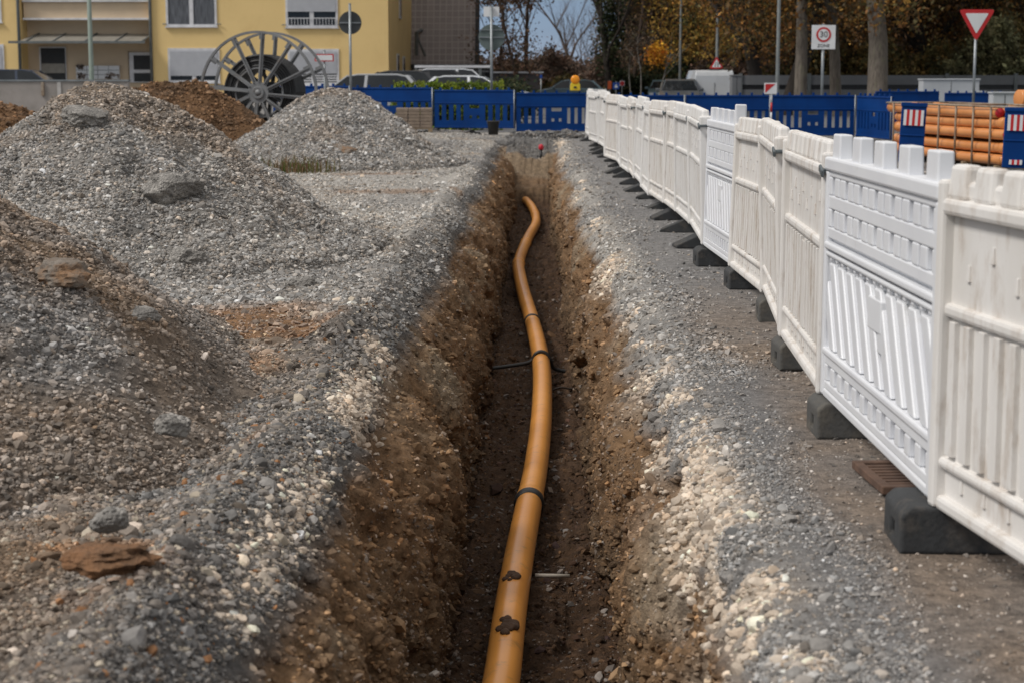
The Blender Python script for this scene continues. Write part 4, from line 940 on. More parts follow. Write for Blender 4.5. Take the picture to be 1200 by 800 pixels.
# vertical beacon with a red and white square and a striped pole
r = empty('hazard_marker', (P(904.5, 93, 42.6).x, 42.6, 0), 0, 'square red and white hazard plate on a striped pole before the blue barrier', 'hazard marker')
zt = P(904, 98, 42.6).z
for k in range(6):
    mb = MB(); mb.tube([(0, 0, k * zt / 6), (0, 0, (k + 1) * zt / 6)], .022, 10); mb.build('pole_section', M_signred if k % 2 else M_signw, r, smooth=True)
zc = P(901, 104, 42.6).z; mb = MB(); mb.b2((-.18, -.04, zc - .13), (.12, -.028, zc + .13)); mb.build('plate', M_signw, r, bevel=.003)
mb = MB(); mb.prism([(-.155, zc + .105), (.08, zc + .105), (-.155, zc - .105)], 'y', -.045, -.0402); mb.build('red_triangle', M_signred, r)
# yellow warning lamp on the blue barrier
q = P(674, 109, 46.0); r = empty('warning_lamp', (q.x, 46.0, 1.165), 0, 'yellow warning lamp with a round orange lens on top of the blue barrier', 'warning lamp')
mb = MB(); mb.prism([(-.13, 0), (.13, 0), (.125, .16), (.09, .21), (-.09, .21), (-.125, .16)], 'y', -.06, .06); mb.build('housing', M_yel, r, bevel=.015)
mb = MB(); mb.tube([(0, -.075, .28), (0, -.06, .28), (0, .06, .28), (0, .075, .28)], [.08, .115, .115, .08], 28); mb.build('lens', M_oral, r, smooth=True)
mb = MB(); mb.b2((-.035, -.072, .06), (.035, -.061, .11)); mb.build('badge', M_signb, r)
# little signs far down the street
def small_sign(px, py, Y, w, h, m, lb, post_top):
    r = pole(px, Y, post_top, .03, 'street_sign', lb, 'road sign'); z = P(px, py, Y).z; mb = MB(); mb.b2((-w / 2, -.05, z - h / 2), (w / 2, -.035, z + h / 2)); mb.build('plate', m, r, bevel=.003); return r, z
M_sblue = mat('sign_blue', (.01, .07, .36), None, 3, .4); M_sorg = mat('sign_orange', (.6, .10, .02), None, 3, .5)
r, z = small_sign(722, 101, 92, .34, .34, M_sblue, 'small square blue street sign with a white arrow, left of the van', 96); mb = MB(); mb.prism([(-.1, z - .09), (.1, z - .09), (0, z + .12)], 'y', -.056, -.0505); mb.build('symbol', M_signw, r)
small_sign(714.5, 100, 96, .2, .42, M_sorg, 'small orange board left of the blue street sign', 95)
r, z = small_sign(729, 98, 94, .26, .26, M_signw, 'small white and red sign right of the blue street sign', 94); mb = MB(); disc(mb, (0, -.055, z), .12, .008, 20); mb.build('red_disc', M_signred, r)
small_sign(634, 90, 88, .12, .16, M_sblue, 'tiny blue plate on a thin post before the brown thicket', 88)

# ------------------------------------------------------------------ wall, cabinets
a = P(-25, 93, 47.0); b = P(150, 93, 47.0)
r = empty('concrete_wall', (a.x, 47.0, 0), 0, 'waist high grey concrete wall in front of the yellow house', 'wall')
Lw = b.x - a.x; mb = MB(); mb.b2((0, 0, 0), (Lw, .2, 1.40)); mb.build('wall_slab', M_conc, r, bevel=.01)
mb = MB(); mb.b2((-.02, -.03, 1.403), (Lw + .02, .23, 1.445)); mb.build('coping', M_steel, r)
mb = MB(); x_ = P(69, 93, 47).x - a.x; mb.b2((x_ - .05, -.02, 0), (x_ + .05, -.002, 1.39)); mb.build('pilaster', mat('pale_strip', (.5, .48, .46)), r)
mb = MB(); x_ = P(50, 93, 47).x - a.x; mb.b2((x_ - .04, -.05, 1.02), (x_ + .04, -.003, 1.38)); mb.build('rusty_bracket', M_rust, r, bevel=.01)
# long grey wall at the back right
Yw = 76.0; a = P(868, 93, Yw); b = P(1330, 93, Yw); n = int((b.x - a.x) / 2.9)
r = empty('panel_wall', (a.x, Yw, 0), 0, 'long low grey panel wall with a dark stripe below the autumn trees', 'wall')
for k in range(n):
    x0 = k * 2.9; mb = MB(); mb.b2((x0 + .07, 0, 0), (x0 + 2.83, .08, 1.02)); mb.b2((x0 + .07, 0, 1.22), (x0 + 2.83, .08, 1.62)); mb.build('wall_panel', M_wgrey, r)
    mb = MB(); mb.b2((x0 + .07, .05, 1.02), (x0 + 2.83, .09, 1.22)); mb.build('dark_stripe', M_black, r)
    mb = MB(); mb.b2((x0 - .07, -.05, 0), (x0 + .07, .13, 1.7)); mb.build('post', M_polegr, r)
def cabinet(px0, px1, pyt, Y, D, lb, lid=False):
    a = P(px0, pyt, Y); b = P(px1, pyt, Y); W = b.x - a.x; H = a.z
    r = empty('electrical_cabinet', (a.x, Y, 0), 0, lb, 'cabinet', 'pale cabinets at the right'); mb = MB(); mb.b2((0, 0, .08), (W, D, H - .05)); mb.build('body', M_cab, r, bevel=.01)
    mb = MB(); mb.b2((-.03, -.03, H - .048), (W + .03, D + .03, H)); mb.build('lid', M_cab, r, bevel=.01)
    mb = MB(); mb.b2((W * .5 - .008, -.006, .12), (W * .5 + .008, -.001, H - .08)); mb.build('door_gap', M_black, r)
    mb = MB(); mb.b2((W * .46, -.03, H * .55), (W * .475, -.002, H * .65)); mb.build('handle', M_polegr, r)
    mb = MB(); mb.b2((.02, .02, 0), (W - .02, D - .02, .08)); mb.build('plinth', M_conc, r)
M_cab = mat('cabinet_grey', (.48, .50, .52), (.42, .44, .46), 2, .5)
cabinet(1082, 1148, 92.5, 58, .7, 'large pale grey cabinet left of the give way post')
cabinet(1143, 1154.5, 107, 56.5, .4, 'small narrow pale cabinet just right of the give way post')
cabinet(1164, 1192, 108, 50, .5, 'pale box shaped cabinet behind the right end of the pipe stack')
# ------------------------------------------------------------------ forecourt and cars
mb = MB(); mb.add([(-60, 60.4, .10), (-4.5, 60.4, .10), (-4.5, 88, .55), (-60, 88, .55), (-60, 60.4, -.03), (-4.5, 60.4, -.03), (-4.5, 88, -.03), (-60, 88, -.03), (-60, 125, .55), (-4.5, 125, .55), (-4.5, 125, -.03)], [(0, 1, 2, 3), (0, 4, 5, 1), (1, 5, 6, 2), (3, 2, 9, 8), (2, 6, 10, 9)])
tag(mb.build('forecourt', mat('paved_yard', (.22, .21, .20), (.16, .155, .15), 3, .9, .004, 50)), kind='structure')
def fz(Y): return .10 + (Y - 60.4) / 27.6 * .45 if Y > 60.4 else 0.005
M_tyre = mat('tyre', (.02, .02, .02), None, 5, .85); M_rim = mat('alloy', (.35, .36, .37), None, 5, .35, metal=.8)
M_head = mat('headlight_glass', (.6, .62, .64), None, 5, .15); M_tail = mat('tail_light', (.35, .01, .01), None, 5, .3)
M_trim = mat('dark_trim', (.03, .03, .03), None, 5, .6)
def paint(name, c): 
    m = mat(name, c, tuple(x * .93 for x in c), .8, .28, spec=.6, dirt=tuple(x * .7 + .04 for x in c), dscale=1.5, dlo=.55, dhi=.9); m.node_tree.nodes['Principled BSDF'].inputs['Coat Weight'].default_value = .5; return m
def car(lb, loc, rz, pm, L=4.4, W=1.78, H=1.46, kind='hatch', cat='car'):
    r = empty('van' if kind == 'van' else 'parked_car', loc, rz, lb, cat, 'vehicles parked across the street')
    l = L / 2; w = W / 2
    if kind == 'van':
        body = [(-l, .32), (-l, .8), (-l + .03, H - .25), (-l + .1, H - .06), (-l + .3, H), (l - 1.55, H), (l - .95, 1.3), (l - .12, 1.02), (l, .8), (l, .32)]
        cab = [(-l + .35, 1.1), (-l + .42, H - .22), (l - 1.75, H - .22), (l - 1.18, 1.12)]
    elif kind == 'estate':
        body = [(-l, .35), (-l, .72), (-l + .08, .95), (l - 1.15, .97), (l - .15, .78), (l, .6), (l, .32)]; cab = [(-l + .08, .95), (-l + .35, H - .1), (-l + .7, H), (l - 2.1, H), (l - 1.75, H - .06), (l - 1.1, .97)]
    else:
        body = [(-l, .35), (-l, .72), (-l + .1, .97), (l - 1.1, .97), (l - .18, .78), (l, .6), (l, .32)]; cab = [(-l + .12, .96), (-l + .62, H - .1), (-l + 1.0, H), (l - 2.15, H), (l - 1.8, H - .07), (l - 1.05, .97)]
    # body with wheel arches cut by profile
    def arch(x): return [(x - .36, .32)] + [(x + .36 * math.cos(t), .32 + .36 * math.sin(t)) for t in np.linspace(math.pi, 0, 9)][1:-1] + [(x + .36, .32)]
    low = arch(l - .85)[::-1] + arch(-l + .8)[::-1]
    mb = MB(); poly = body + low; mb.prism(poly, 'y', -w, w)
    o = mb.build('body', pm, r, bevel=.04, seg=3)
    if kind == 'van':
        for v in o.data.vertices:
            if v.co.z > 1.1: v.co.y *= 1 - .16 * (v.co.z - 1.1) / (H - 1.1)
    if kind != 'van':
        # greenhouse: tapered, glass with body coloured roof and pillars
        def section(off, inset, m, name, zc=0):
            n = len(cab); vs = []
            for s in (-1, 1):
                for (x, z) in cab:
                    t = (z - .95) / (H - .95); vs.append((x, s * (w - .06 - .17 * t + off), z))
            mbx = MB(); mbx.add(vs, [tuple(range(n))[::-1], tuple(range(n, 2 * n))] + [(k, (k + 1) % n, n + (k + 1) % n, n + k) for k in range(n)]); return mbx.build(name, m, r, bevel=.03, smooth=False)
        section(0, 0, M_glass, 'windows')
        mb = MB(); hw = w - .22; zt = [p for p in cab if p[1] > H - .12]
        up = [(x, z + .012) for (x, z) in zt]; dn = [(x, z - .05) for (x, z) in zt][::-1]; mb.prism(up + dn, 'y', -hw - .01, hw + .01); mb.build('roof', pm, r, bevel=.02)
        for s in (-1, 1):
            yb, yt = s * (w - .052), s * (w - .215)
            def pil(x0, x1, wd):
                mbp = MB(); mbp.add([(x0 - wd, yb, .95), (x0 + wd, yb, .95), (x1 + wd, yt, H - .03), (x1 - wd, yt, H - .03), (x0 - wd, yb - s * .05, .95), (x0 + wd, yb - s * .05, .95), (x1 + wd, yt - s * .05, H - .03), (x1 - wd, yt - s * .05, H - .03)], [(0, 1, 2, 3), (7, 6, 5, 4), (0, 4, 5, 1), (1, 5, 6, 2), (2, 6, 7, 3), (3, 7, 4, 0)]); return mbp.build('pillar', pm, r)
            pil(cab[-1][0] - .05, cab[-2][0] - .02, .035); pil(-.15, -.2, .05); pil(cab[0][0] + .1, cab[1][0] + .08, .07 if kind == 'hatch' else .05)
            mb = MB(); mb.box((cab[-1][0] - .25, s * (w + .09), 1.0), (.12, .2, .13)); mb.build('mirror', pm, r, bevel=.03)
    else:
        for s in (-1, 1):
            mb = MB(); mb.prism([(l - 1.95, 1.12), (l - 1.9, 1.32), (l - 1.6, 1.32), (l - 1.15, 1.12)], 'y', s * (w + .002), s * (w - .03)); mb.build('side_window', M_glass, r)
            mb = MB(); mb.box((l - 1.2, s * (w + .12), 1.2), (.12, .22, .26)); mb.build('mirror', M_trim, r, bevel=.03)
        mb = MB(); mb.add([(l - .97, -w + .15, 1.33), (l - .97, w - .15, 1.33), (l - 1.52, w - .22, H - .05), (l - 1.52, -w + .22, H - .05)], [(0, 1, 2, 3)]); o = mb.build('windscreen', M_glass, r); o.location = (.02, 0, .02)
        mb = MB(); mb.b2((-l - .003, -.006, .45), (-l + .01, .006, 1.3)); mb.build('door_gap', M_trim, r)
        mb = MB(); mb.b2((-l + .25, -.22, H), (-l + .32, .22, H + .045)); mb.build('brake_light', M_trim, r)
    for x in (l - .85, -l + .8):
        for s in (-1, 1):
            wl_ = MB(); wl_.tube([(x, s * (w - .2), .32), (x, s * (w - .19), .32), (x, s * (w - .02), .32), (x, s * (w - .01), .32)], [.28, .32, .32, .28], 24); wo = wl_.build('wheel', M_tyre, r, smooth=True)
            wl_ = MB(); wl_.tube([(x, s * (w - .02), .32), (x, s * (w + .002), .32)], [.20, .17], 10); wl_.build('rim', M_rim, wo)
    for s in (-1, 1):
        mb = MB(); mb.box((l - .06, s * (w - .24), .68), (.14, .34, .13)); mb.build('headlight', M_head, r, bevel=.02)
        mb = MB(); zz_ = (.95, .36) if kind == 'van' else (.82, .16)
        mb.box((-l + .015, s * (w - .10), zz_[0]), (.07, .17, zz_[1])); mb.build('tail_light', M_tail, r, bevel=.01)
    mb = MB(); mb.b2((-l - .02, -.26, .5), (-l + .02, .26, .61)); mb.build('plate', M_signw, r)
    mb = MB(); mb.b2((-l - .025, -w + .05, .33), (-l + .05, w - .05, .47)); mb.b2((l - .05, -w + .05, .30), (l + .025, w - .05, .42)); mb.build('bumper', M_trim, r, bevel=.02)
    return r
p_sil = paint('silver_paint', (.42, .43, .44)); p_dk = paint('dark_paint', (.02, .021, .025)); p_wh = paint('white_paint', (.74, .76, .78)); p_bl = paint('dark_blue_paint', (.02, .035, .07)); p_gr = paint('grey_paint', (.10, .11, .12)); p_gn = paint('blue_grey_paint', (.10, .16, .19))
def cx_(px, Y): return P(px, 93, Y).x
car('silver car seen from the side just above the left blue barrier', (cx_(425, 62), 62, fz(62)), R(180), p_sil, 4.5, 1.8, 1.50, 'hatch')
car('black car behind the roof of the silver car', (cx_(452, 68), 68.5, fz(68.5)), R(185), p_dk, 4.3, 1.8, 1.53)
car('dark car with yellow edging parked nose away, left of the white car', (cx_(487, 72), 73.5, fz(73.5)), R(205), p_dk, 4.2, 1.76, 1.50)
car('white car parked under the carport before the tiled house', (cx_(537, 74), 77.5, fz(77.5)), R(2), p_wh, 4.4, 1.8, 1.52, 'estate')
car('white car low behind the bright green hedge', (cx_(557, 66), 66.5, fz(66.5)), R(-4), p_wh, 4.2, 1.76, 1.38)
car('dark blue car behind the concrete wall at the left edge', (cx_(30, 76), 76, fz(76)), 0, p_bl, 4.5, 1.8, 1.5, 'hatch')
car('white delivery van seen from behind, parked beyond the blue barriers', (cx_(834, 82), 83.5, 0), R(91), p_wh, 4.9, 1.98, 1.86, 'van', 'van')
car('dark car with a white roof edge, left of the white van', (cx_(797, 80), 80, 0), R(-96), p_gr, 4.2, 1.74, 1.45, 'estate')
car('small car farther left of the white van', (cx_(779, 95), 95, 0), R(-94), p_gn, 4.0, 1.7, 1.4)
car('pale blue grey car behind the yellow warning lamp', (cx_(664, 98), 98, 0), R(182), p_gn, 4.1, 1.7, 1.42)
cabinet(858, 869, 88, 72, .8, 'dark grey metal box right of the white van'); 
COLX = [o for o in bpy.data.objects if o.get('label', '').startswith('dark grey metal box')][0]
for ch in COLX.children:
    if ch.name.startswith(('body', 'lid')): ch.data.materials[0] = M_wgrey
del COLX['group']

# ------------------------------------------------------------------ yellow house
YH = 88.0; S_ = YH / FPX
def hx(px): return (px - 624) * S_
def hz(py): return EYE + (93 - py) * S_
r = empty('yellow_house', (0, 0, 0), 0, 'yellow rendered apartment house with roller shutters and a beige entrance bay', 'house')
top = 10.4; xr = hx(457); b0 = .5
mb = MB(); mb.b2((hx(180.5), YH, b0), (xr, YH + 17, top)); mb.b2((hx(-330), YH, b0), (hx(31), YH + 17, top)); mb.build('wall', M_yellow, r)
mb = MB(); mb.b2((hx(31), YH + 1.1, b0), (hx(180.5), YH + 16, top)); mb.build('entrance_bay', M_beige, r)
mb = MB()
for z in (hz(24), hz(3.5), hz(24) + 2.75, hz(3.5) + 2.75): mb.b2((hx(33), YH + .12, z - .045), (hx(179), YH + 1.098, z + .045))
mb.build('balcony_ledge', M_wframe, r)
mb = MB(); mb.b2((hx(33), YH + .3, hz(22.8)), (hx(179), YH + .36, hz(4.8))); mb.b2((hx(33), YH + .3, hz(22.8) + 2.75), (hx(179), YH + .36, hz(4.8) + 2.75)); mb.build('balcony_front', M_beige, r)
# glass canopy
mb = MB(); mb.add([(hx(33), YH - 1.0, hz(51)), (hx(178), YH - 1.0, hz(51)), (hx(178), YH + 1.09, hz(40.5)), (hx(40), YH + 1.09, hz(40.5)), (hx(33), YH - 1.0, hz(51) - .02), (hx(178), YH - 1.0, hz(51) - .02), (hx(178), YH + 1.09, hz(40.5) - .02), (hx(40), YH + 1.09, hz(40.5) - .02)], [(0, 1, 2, 3), (7, 6, 5, 4), (0, 4, 5, 1), (1, 5, 6, 2), (2, 6, 7, 3), (3, 7, 4, 0)])
cn = mb.build('canopy', mat('canopy_glass', (.33, .31, .27), None, 2, .3), r)
mb = MB(); mb.b2((hx(23), YH - 1.06, hz(52.5)), (hx(180), YH - 1.003, hz(49.8)))
mb.build('canopy_gutter', M_polegr, cn)
for px in (42, 73, 110, 145, 176):
    mb = MB(); x0 = hx(px); mb.add([(x0 - .03, YH - 1.0, hz(51) + .01), (x0 + .03, YH - 1.0, hz(51) + .01), (x0 + .17, YH + 1.08, hz(40.5) + .01), (x0 + .11, YH + 1.08, hz(40.5) + .01), (x0 - .03, YH - 1.0, hz(51) + .05), (x0 + .03, YH - 1.0, hz(51) + .05), (x0 + .17, YH + 1.08, hz(40.5) + .05), (x0 + .11, YH + 1.08, hz(40.5) + .05)], [(3, 2, 1, 0), (4, 5, 6, 7), (0, 1, 5, 4), (1, 2, 6, 5), (2, 3, 7, 6), (3, 0, 4, 7)]); mb.build('canopy_rafter', M_polegr, cn)
# windows
M_rail = mat('window_rail', (.10, .11, .12), None, 3, .5, metal=.4)
M_curt = mat('curtain', (.05, .055, .065), (.15, .16, .18), 9, .8, stretch=(8, 8, .2), lo=.4, hi=.6)
def window(px0, px1, py0, py1, mode, Yf=YH, sash=2, dz=0.0):
    x0, x1, z1, z0 = hx(px0), hx(px1), hz(py0) + dz, hz(py1) + dz; f = .11
    mb = MB(); mb.b2((x0, Yf - .05, z0), (x0 + f, Yf - .002, z1)); mb.b2((x1 - f, Yf - .05, z0), (x1, Yf - .002, z1)); mb.b2((x0 + f, Yf - .05, z1 - f), (x1 - f, Yf - .002, z1)); mb.b2((x0 + f, Yf - .05, z0), (x1 - f, Yf - .002, z0 + f))
    w = mb.build('window', M_wframe, r)
    mb = MB(); mb.b2((x0 + f, Yf - .012, z0 + f), (x1 - f, Yf - .0025, z1 - f)); mb.build('pane', M_glass if mode != 'curtain' else M_curt, w)
    if sash == 2:
        mb = MB(); xm = (x0 + x1) / 2; mb.b2((xm - .10, Yf - .045, z0 + f), (xm + .10, Yf - .013, z1 - f)); mb.build('mullion', M_wframe, w)
    fr = {'shut': .62, 'closed': .74, 'half': .60}.get(mode)
    if fr:
        zs = z1 - f - (z1 - z0) * fr; mb = MB(); nS = int((z1 - f - zs) / .075)
        for k in range(nS): mb.b2((x0 + f, Yf - .078 + .0, zs + k * .075 + .004), (x1 - f, Yf - .052, zs + (k + 1) * .075 - .006))
        mb.b2((x0 + f, Yf - .058, zs), (x1 - f, Yf - .0505, z1 - f)); mb.build('roller_shutter', M_shut, w)
        if mode == 'half':
            mb = MB(); nS = 5
            for k in range(nS): mb.b2((x0 + f, Yf - .046, z0 + f + k * .12), (x1 - f, Yf - .03, z0 + f + k * .12 + .07))
            mb.build('blind', M_wframe, w)
    mb = MB(); mb.b2((x0 - .05, Yf - .12, z0 - .05), (x1 + .05, Yf - .003, z0 - .005)); mb.build('sill', M_wframe, w)
    return w
for dz in (0, 2.75):
    window(200, 259, -20, 33, 'curtain', dz=dz); 
    for a_ in (196, 259):
        if dz == 0: mb = MB(); mb.tube([(hx(a_), YH - .05, hz(30)), (hx(a_ + 5), YH - .09, hz(30))], .025, 6); mb.build('shutter_holder', M_rail, r)
    w = window(338.5, 399, -20, 34, 'shut', dz=dz)
    mb = MB()
    for k in range(16): x_ = hx(342) + k * (hx(396) - hx(342)) / 15; mb.tube([(x_, YH - .1, hz(31) + dz), (x_, YH - .1, hz(24) + dz)], .014, 4)
    mb.b2((hx(341), YH - .11, hz(24) + dz), (hx(397), YH - .09, hz(23) + dz)); mb.build('guard_rail', M_wframe, w)
for a_ in (334, 399): mb = MB(); mb.tube([(hx(a_), YH - .05, hz(31)), (hx(a_ + 5), YH - .09, hz(31))], .025, 6); mb.build('shutter_holder', M_rail, r)
window(201, 261, 57.5, 97, 'closed'); window(340, 399.5, 58.5, 101, 'half')
window(-40, 9.5, -14, 28, 'curtain'); window(-46, 10.5, 53, 93, 'closed'); window(-130, -80, -14, 28, 'curtain'); window(-130, -80, 53, 93, 'closed')
window(148, 177, -25, 9, 'curtain', Yf=YH + 1.1, sash=1)
# dark opening, glazed door, mail boxes
mb = MB(); mb.b2((hx(44.5), YH + 1.02, hz(97)), (hx(76), YH + 1.09, hz(55.5))); w = mb.build('side_door', M_wframe, r)
mb = MB(); mb.b2((hx(46.5), YH + 1.005, hz(97)), (hx(75), YH + 1.0195, hz(57))); mb.build('dark_glass', M_black, w)
mb = MB(); mb.b2((hx(47), YH + .995, hz(86)), (hx(74.5), YH + 1.0045, hz(75))); mb.build('lower_panel', mat('door_panel', (.33, .31, .27)), w)
mb = MB(); mb.b2((hx(150.5), YH + 1.0, hz(97)), (hx(178), YH + 1.09, hz(62))); d_ = mb.build('entrance_door', M_wframe, r)
mb = MB(); mb.b2((hx(155.5), YH + .985, hz(82)), (hx(177.5), YH + .9995, hz(65.5))); mb.b2((hx(155.5), YH + .985, hz(96)), (hx(177.5), YH + .9995, hz(86))); mb.build('door_glass', M_black, d_)
mb = MB(); mb.b2((hx(149), YH + 1.04, hz(97)), (hx(150.4), YH + 1.097, hz(61))); mb.build('door_frame', M_rust, d_)
mbx = MB(); mbx.b2((hx(88), YH + .9, hz(93)), (hx(139), YH + 1.095, hz(77.5))); bx = mbx.build('mailboxes', M_signw, r)
mb = MB()
for k in range(1, 4): x_ = hx(88 + k * 12.75); mb.b2((x_ - .012, YH + .895, hz(93)), (x_ + .012, YH + .8995, hz(77.5)))
for k in range(1, 3): z_ = hz(93) + k * (hz(77.5) - hz(93)) / 3; mb.b2((hx(88), YH + .894, z_ - .012), (hx(139), YH + .8985, z_ + .012))
mb.build('box_gaps', M_polegr, bx)
M_flower = mat('dried_flowers', (.20, .14, .10), (.35, .30, .28), 12, .9)
for (a_, b_, c_, d2) in ((89, 97, 76, 81), (90, 99, 86, 92), (123, 138, 86, 92)):
    mb = MB()
    for q in range(26): mb.box((random.uniform(hx(a_), hx(b_)), YH + .85, random.uniform(hz(d2), hz(c_))), (.09, .05, .06), rot=Matrix.Rotation(random.random() * 3, 3, 'Y'))
    mb.build('dried_wreath', M_flower, bx)
for px in (29, 182):
    mb = MB(); mb.tube([(hx(px), YH - .09, b0), (hx(px), YH - .09, top)], .075, 10); mb.build('downpipe', M_polegr, r, smooth=True)
# side wall windows facing the street
for (f0, za, zb) in ((.42, hz(18), hz(-14)), (.30, hz(85), hz(62)), (.55, hz(85), hz(64)), (.42, hz(18) + 2.75, hz(-14) + 2.75)):
    y0 = YH + 17 * f0; mb = MB(); mb.b2((xr + .002, y0, za), (xr + .06, y0 + 1.3, zb)); w = mb.build('window', M_wframe, r); mb = MB(); mb.b2((xr + .0605, y0 + .1, za + .1), (xr + .066, y0 + 1.2, zb - .1)); mb.build('pane', M_glass, w)
M_rooft = mat('roof_tiles_brown', (.13, .075, .055), (.09, .055, .045), 5, .8)
mb = MB(); x0, x1, y0, y1 = hx(-336), xr + .5, YH - .5, YH + 17.5; ym = (y0 + y1) / 2
mb.add([(x0, y0, top), (x1, y0, top), (x1, y1, top), (x0, y1, top), (x0 + 6, ym, top + 4), (x1 - 6, ym, top + 4)], [(3, 2, 1, 0), (0, 1, 5, 4), (1, 2, 5), (2, 3, 4, 5), (3, 0, 4)]); mb.build('roof', M_rooft, r)

# ------------------------------------------------------------------ brown tiled house with carport
m, N, L_, b = new_mat('tile_cladding'); b.inputs['Roughness'].default_value = .75
tc = N.new('ShaderNodeTexCoord'); mp = N.new('ShaderNodeMapping'); mp.inputs['Rotation'].default_value = (R(90), 0, 0); L_.new(tc.outputs['Object'], mp.inputs['Vector'])
br = N.new('ShaderNodeTexBrick'); br.offset = 0; br.inputs['Scale'].default_value = 1; br.inputs['Brick Width'].default_value = .36; br.inputs['Row Height'].default_value = .36; br.inputs['Mortar Size'].default_value = .03
br.inputs['Color1'].default_value = (.36, .315, .31, 1); br.inputs['Color2'].default_value = (.31, .275, .27, 1); br.inputs['Mortar'].default_value = (.50, .46, .45, 1); L_.new(mp.outputs[0], br.inputs['Vector']); L_.new(br.outputs[0], b.inputs['Base Color']); M_tile = m
bpn = N.new('ShaderNodeBump'); bpn.inputs['Distance'].default_value = .03; L_.new(br.outputs['Fac'], bpn.inputs['Height']); L_.new(bpn.outputs[0], b.inputs['Normal'])
YB = 104.0; SB = YB / FPX
def kx(px): return (px - 624) * SB
def kz(py): return EYE + (93 - py) * SB
r = empty('tiled_house', (0, 0, 0), 0, 'house with a steep brown tiled roof, right of the yellow house', 'house')
x0, x1 = kx(440), kx(557); ze = kz(76); zr = kz(-45)
mb = MB(); mb.add([(x0, YB, ze), (x1, YB, ze), (x1, YB + 2.3, zr), (x0, YB + 2.3, zr), (x0, YB + .25, ze), (x1, YB + .25, ze), (x1, YB + 2.55, zr), (x0, YB + 2.55, zr)], [(0, 1, 2, 3), (7, 6, 5, 4), (0, 4, 5, 1), (1, 5, 6, 2), (2, 6, 7, 3), (3, 7, 4, 0)]); rf = mb.build('roof', M_tile, r)
mb = MB(); mb.b2((x0, YB + .6, .5), (x1 - .1, YB + 9, ze)); mb.prism([(YB + .6, ze), (YB + 9, ze), (YB + 8, zr), (YB + 2.9, zr)], 'x', x0, x1 - .12); mb.build('wall', mat('dark_wall', (.10, .075, .06), (.07, .05, .045), 2, .9), r)
mb = MB(); mb.add([(x1, YB - .1, ze - .1), (x1 + .25, YB - .1, ze - .1), (x1 + .25, YB + 2.4, zr), (x1, YB + 2.4, zr), (x1, YB + .3, ze - .1), (x1 + .25, YB + .3, ze - .1), (x1 + .25, YB + 2.7, zr), (x1, YB + 2.7, zr)], [(0, 1, 2, 3), (7, 6, 5, 4), (0, 4, 5, 1), (1, 5, 6, 2), (2, 6, 7, 3), (3, 7, 4, 0)]); mb.build('verge_board', M_black, r)
mb = MB(); mb.tube([(kx(490), YB - .35, kz(66)), (kx(490), YB - .35, kz(40)), (kx(495), YB + .9, kz(36))], .10, 8); mb.tube([(kx(490), YB - .35, kz(44)), (kx(500), YB - .25, kz(67))], .07, 8); mb.build('flue', M_polegr, r)
mb = MB(); mb.b2((kx(470), YB - .25, ze - .25), (x1 + .1, YB - .05, ze - .02)); mb.build('gutter', M_trim, r)
YC = 82.0; r = empty('carport', (0, 0, 0), 0, 'open carport with a white front beam in front of the tiled house', 'carport'); sc_ = YC / FPX
def qx(px): return (px - 624) * sc_
def qz(py): return EYE + (93 - py) * sc_
mb = MB(); mb.b2((qx(487), YC, qz(80)), (qx(575), YC + .15, qz(77.2))); mb.b2((qx(497), YC + 5, qz(84.5)), (qx(570), YC + 5.1, qz(83))); mb.build('beam', M_wframe, r)
mb = MB(); mb.b2((qx(487), YC + .16, qz(77.5)), (qx(575), YC + 6, qz(76.2))); mb.build('roof', M_trim, r)
for px in (489, 563):
    for dy in (.05, 5.7): mb = MB(); mb.b2((qx(px) - .07, YC + dy - .02, .42), (qx(px) + .07, YC + dy + .12, qz(80.2))); mb.build('post', M_polegr, r)
mb = MB(); mb.b2((qx(487), YC + 6.1, .4), (qx(575), YC + 6.25, qz(78))); mb.build('back_wall', M_trim, r)
# pale roofs glimpsed right of it
r = empty('garden_shed', (P(605, 90, 92).x, 92, 0), 0, 'low shed with a flat pale roof beyond the round grey green sign', 'shed'); mb = MB(); mb.b2((-1.6, 0, 0), (1.2, 2, 1.75)); mb.build('wall', mat('shed_wall', (.10, .09, .09)), r); mb = MB(); mb.b2((-1.8, -.2, 1.76), (1.4, 2.2, 1.84)); mb.build('roof', M_wframe, r)

# ------------------------------------------------------------------ vegetation
def leaf_cloud(pts, n_per, spread, size, pal, seed, wts=None, droop=0):
    g = np.random.default_rng(seed); pts = np.asarray(pts, float); n = len(pts) * n_per
    base = np.repeat(pts, n_per, axis=0); c = base + g.normal(0, 1, (n, 3)) * spread
    ci = np.repeat(g.choice(len(pal), len(pts), p=wts), n_per); cb = np.repeat(np.exp(g.normal(0, .3, (len(pts), 1))), n_per, axis=0); sw = g.random(n) < .3; ci[sw] = g.choice(len(pal), sw.sum(), p=wts)
    col = np.array(pal)[ci] * cb * np.exp(g.normal(0, .28, (n, 1)))
    a = g.normal(size=(n, 3)); a /= np.linalg.norm(a, axis=1)[:, None]; b = g.normal(size=(n, 3)); b -= (a * b).sum(1)[:, None] * a; b /= np.linalg.norm(b, axis=1)[:, None]
    s = size * np.exp(g.normal(0, .3, (n, 1))); V = np.stack([c - a * s, c - b * s * .55, c + a * s, c + b * s * .55], 1).reshape(-1, 3)
    return V, np.arange(4 * n).reshape(n, 4), np.repeat(col, 4, axis=0)
M_bark = mat('bark', (.16, .135, .11), (.09, .075, .06), 5, .95, .02, 14, stretch=(3, 3, .6), dirt=(.17, .17, .10), dscale=2)
M_barkd = mat('dark_bark', (.045, .035, .028), (.03, .024, .02), 5, .95, .02, 14, stretch=(3, 3, .6))
M_barkb = mat('brown_bark', (.12, .085, .065), (.085, .06, .048), 5, .95)
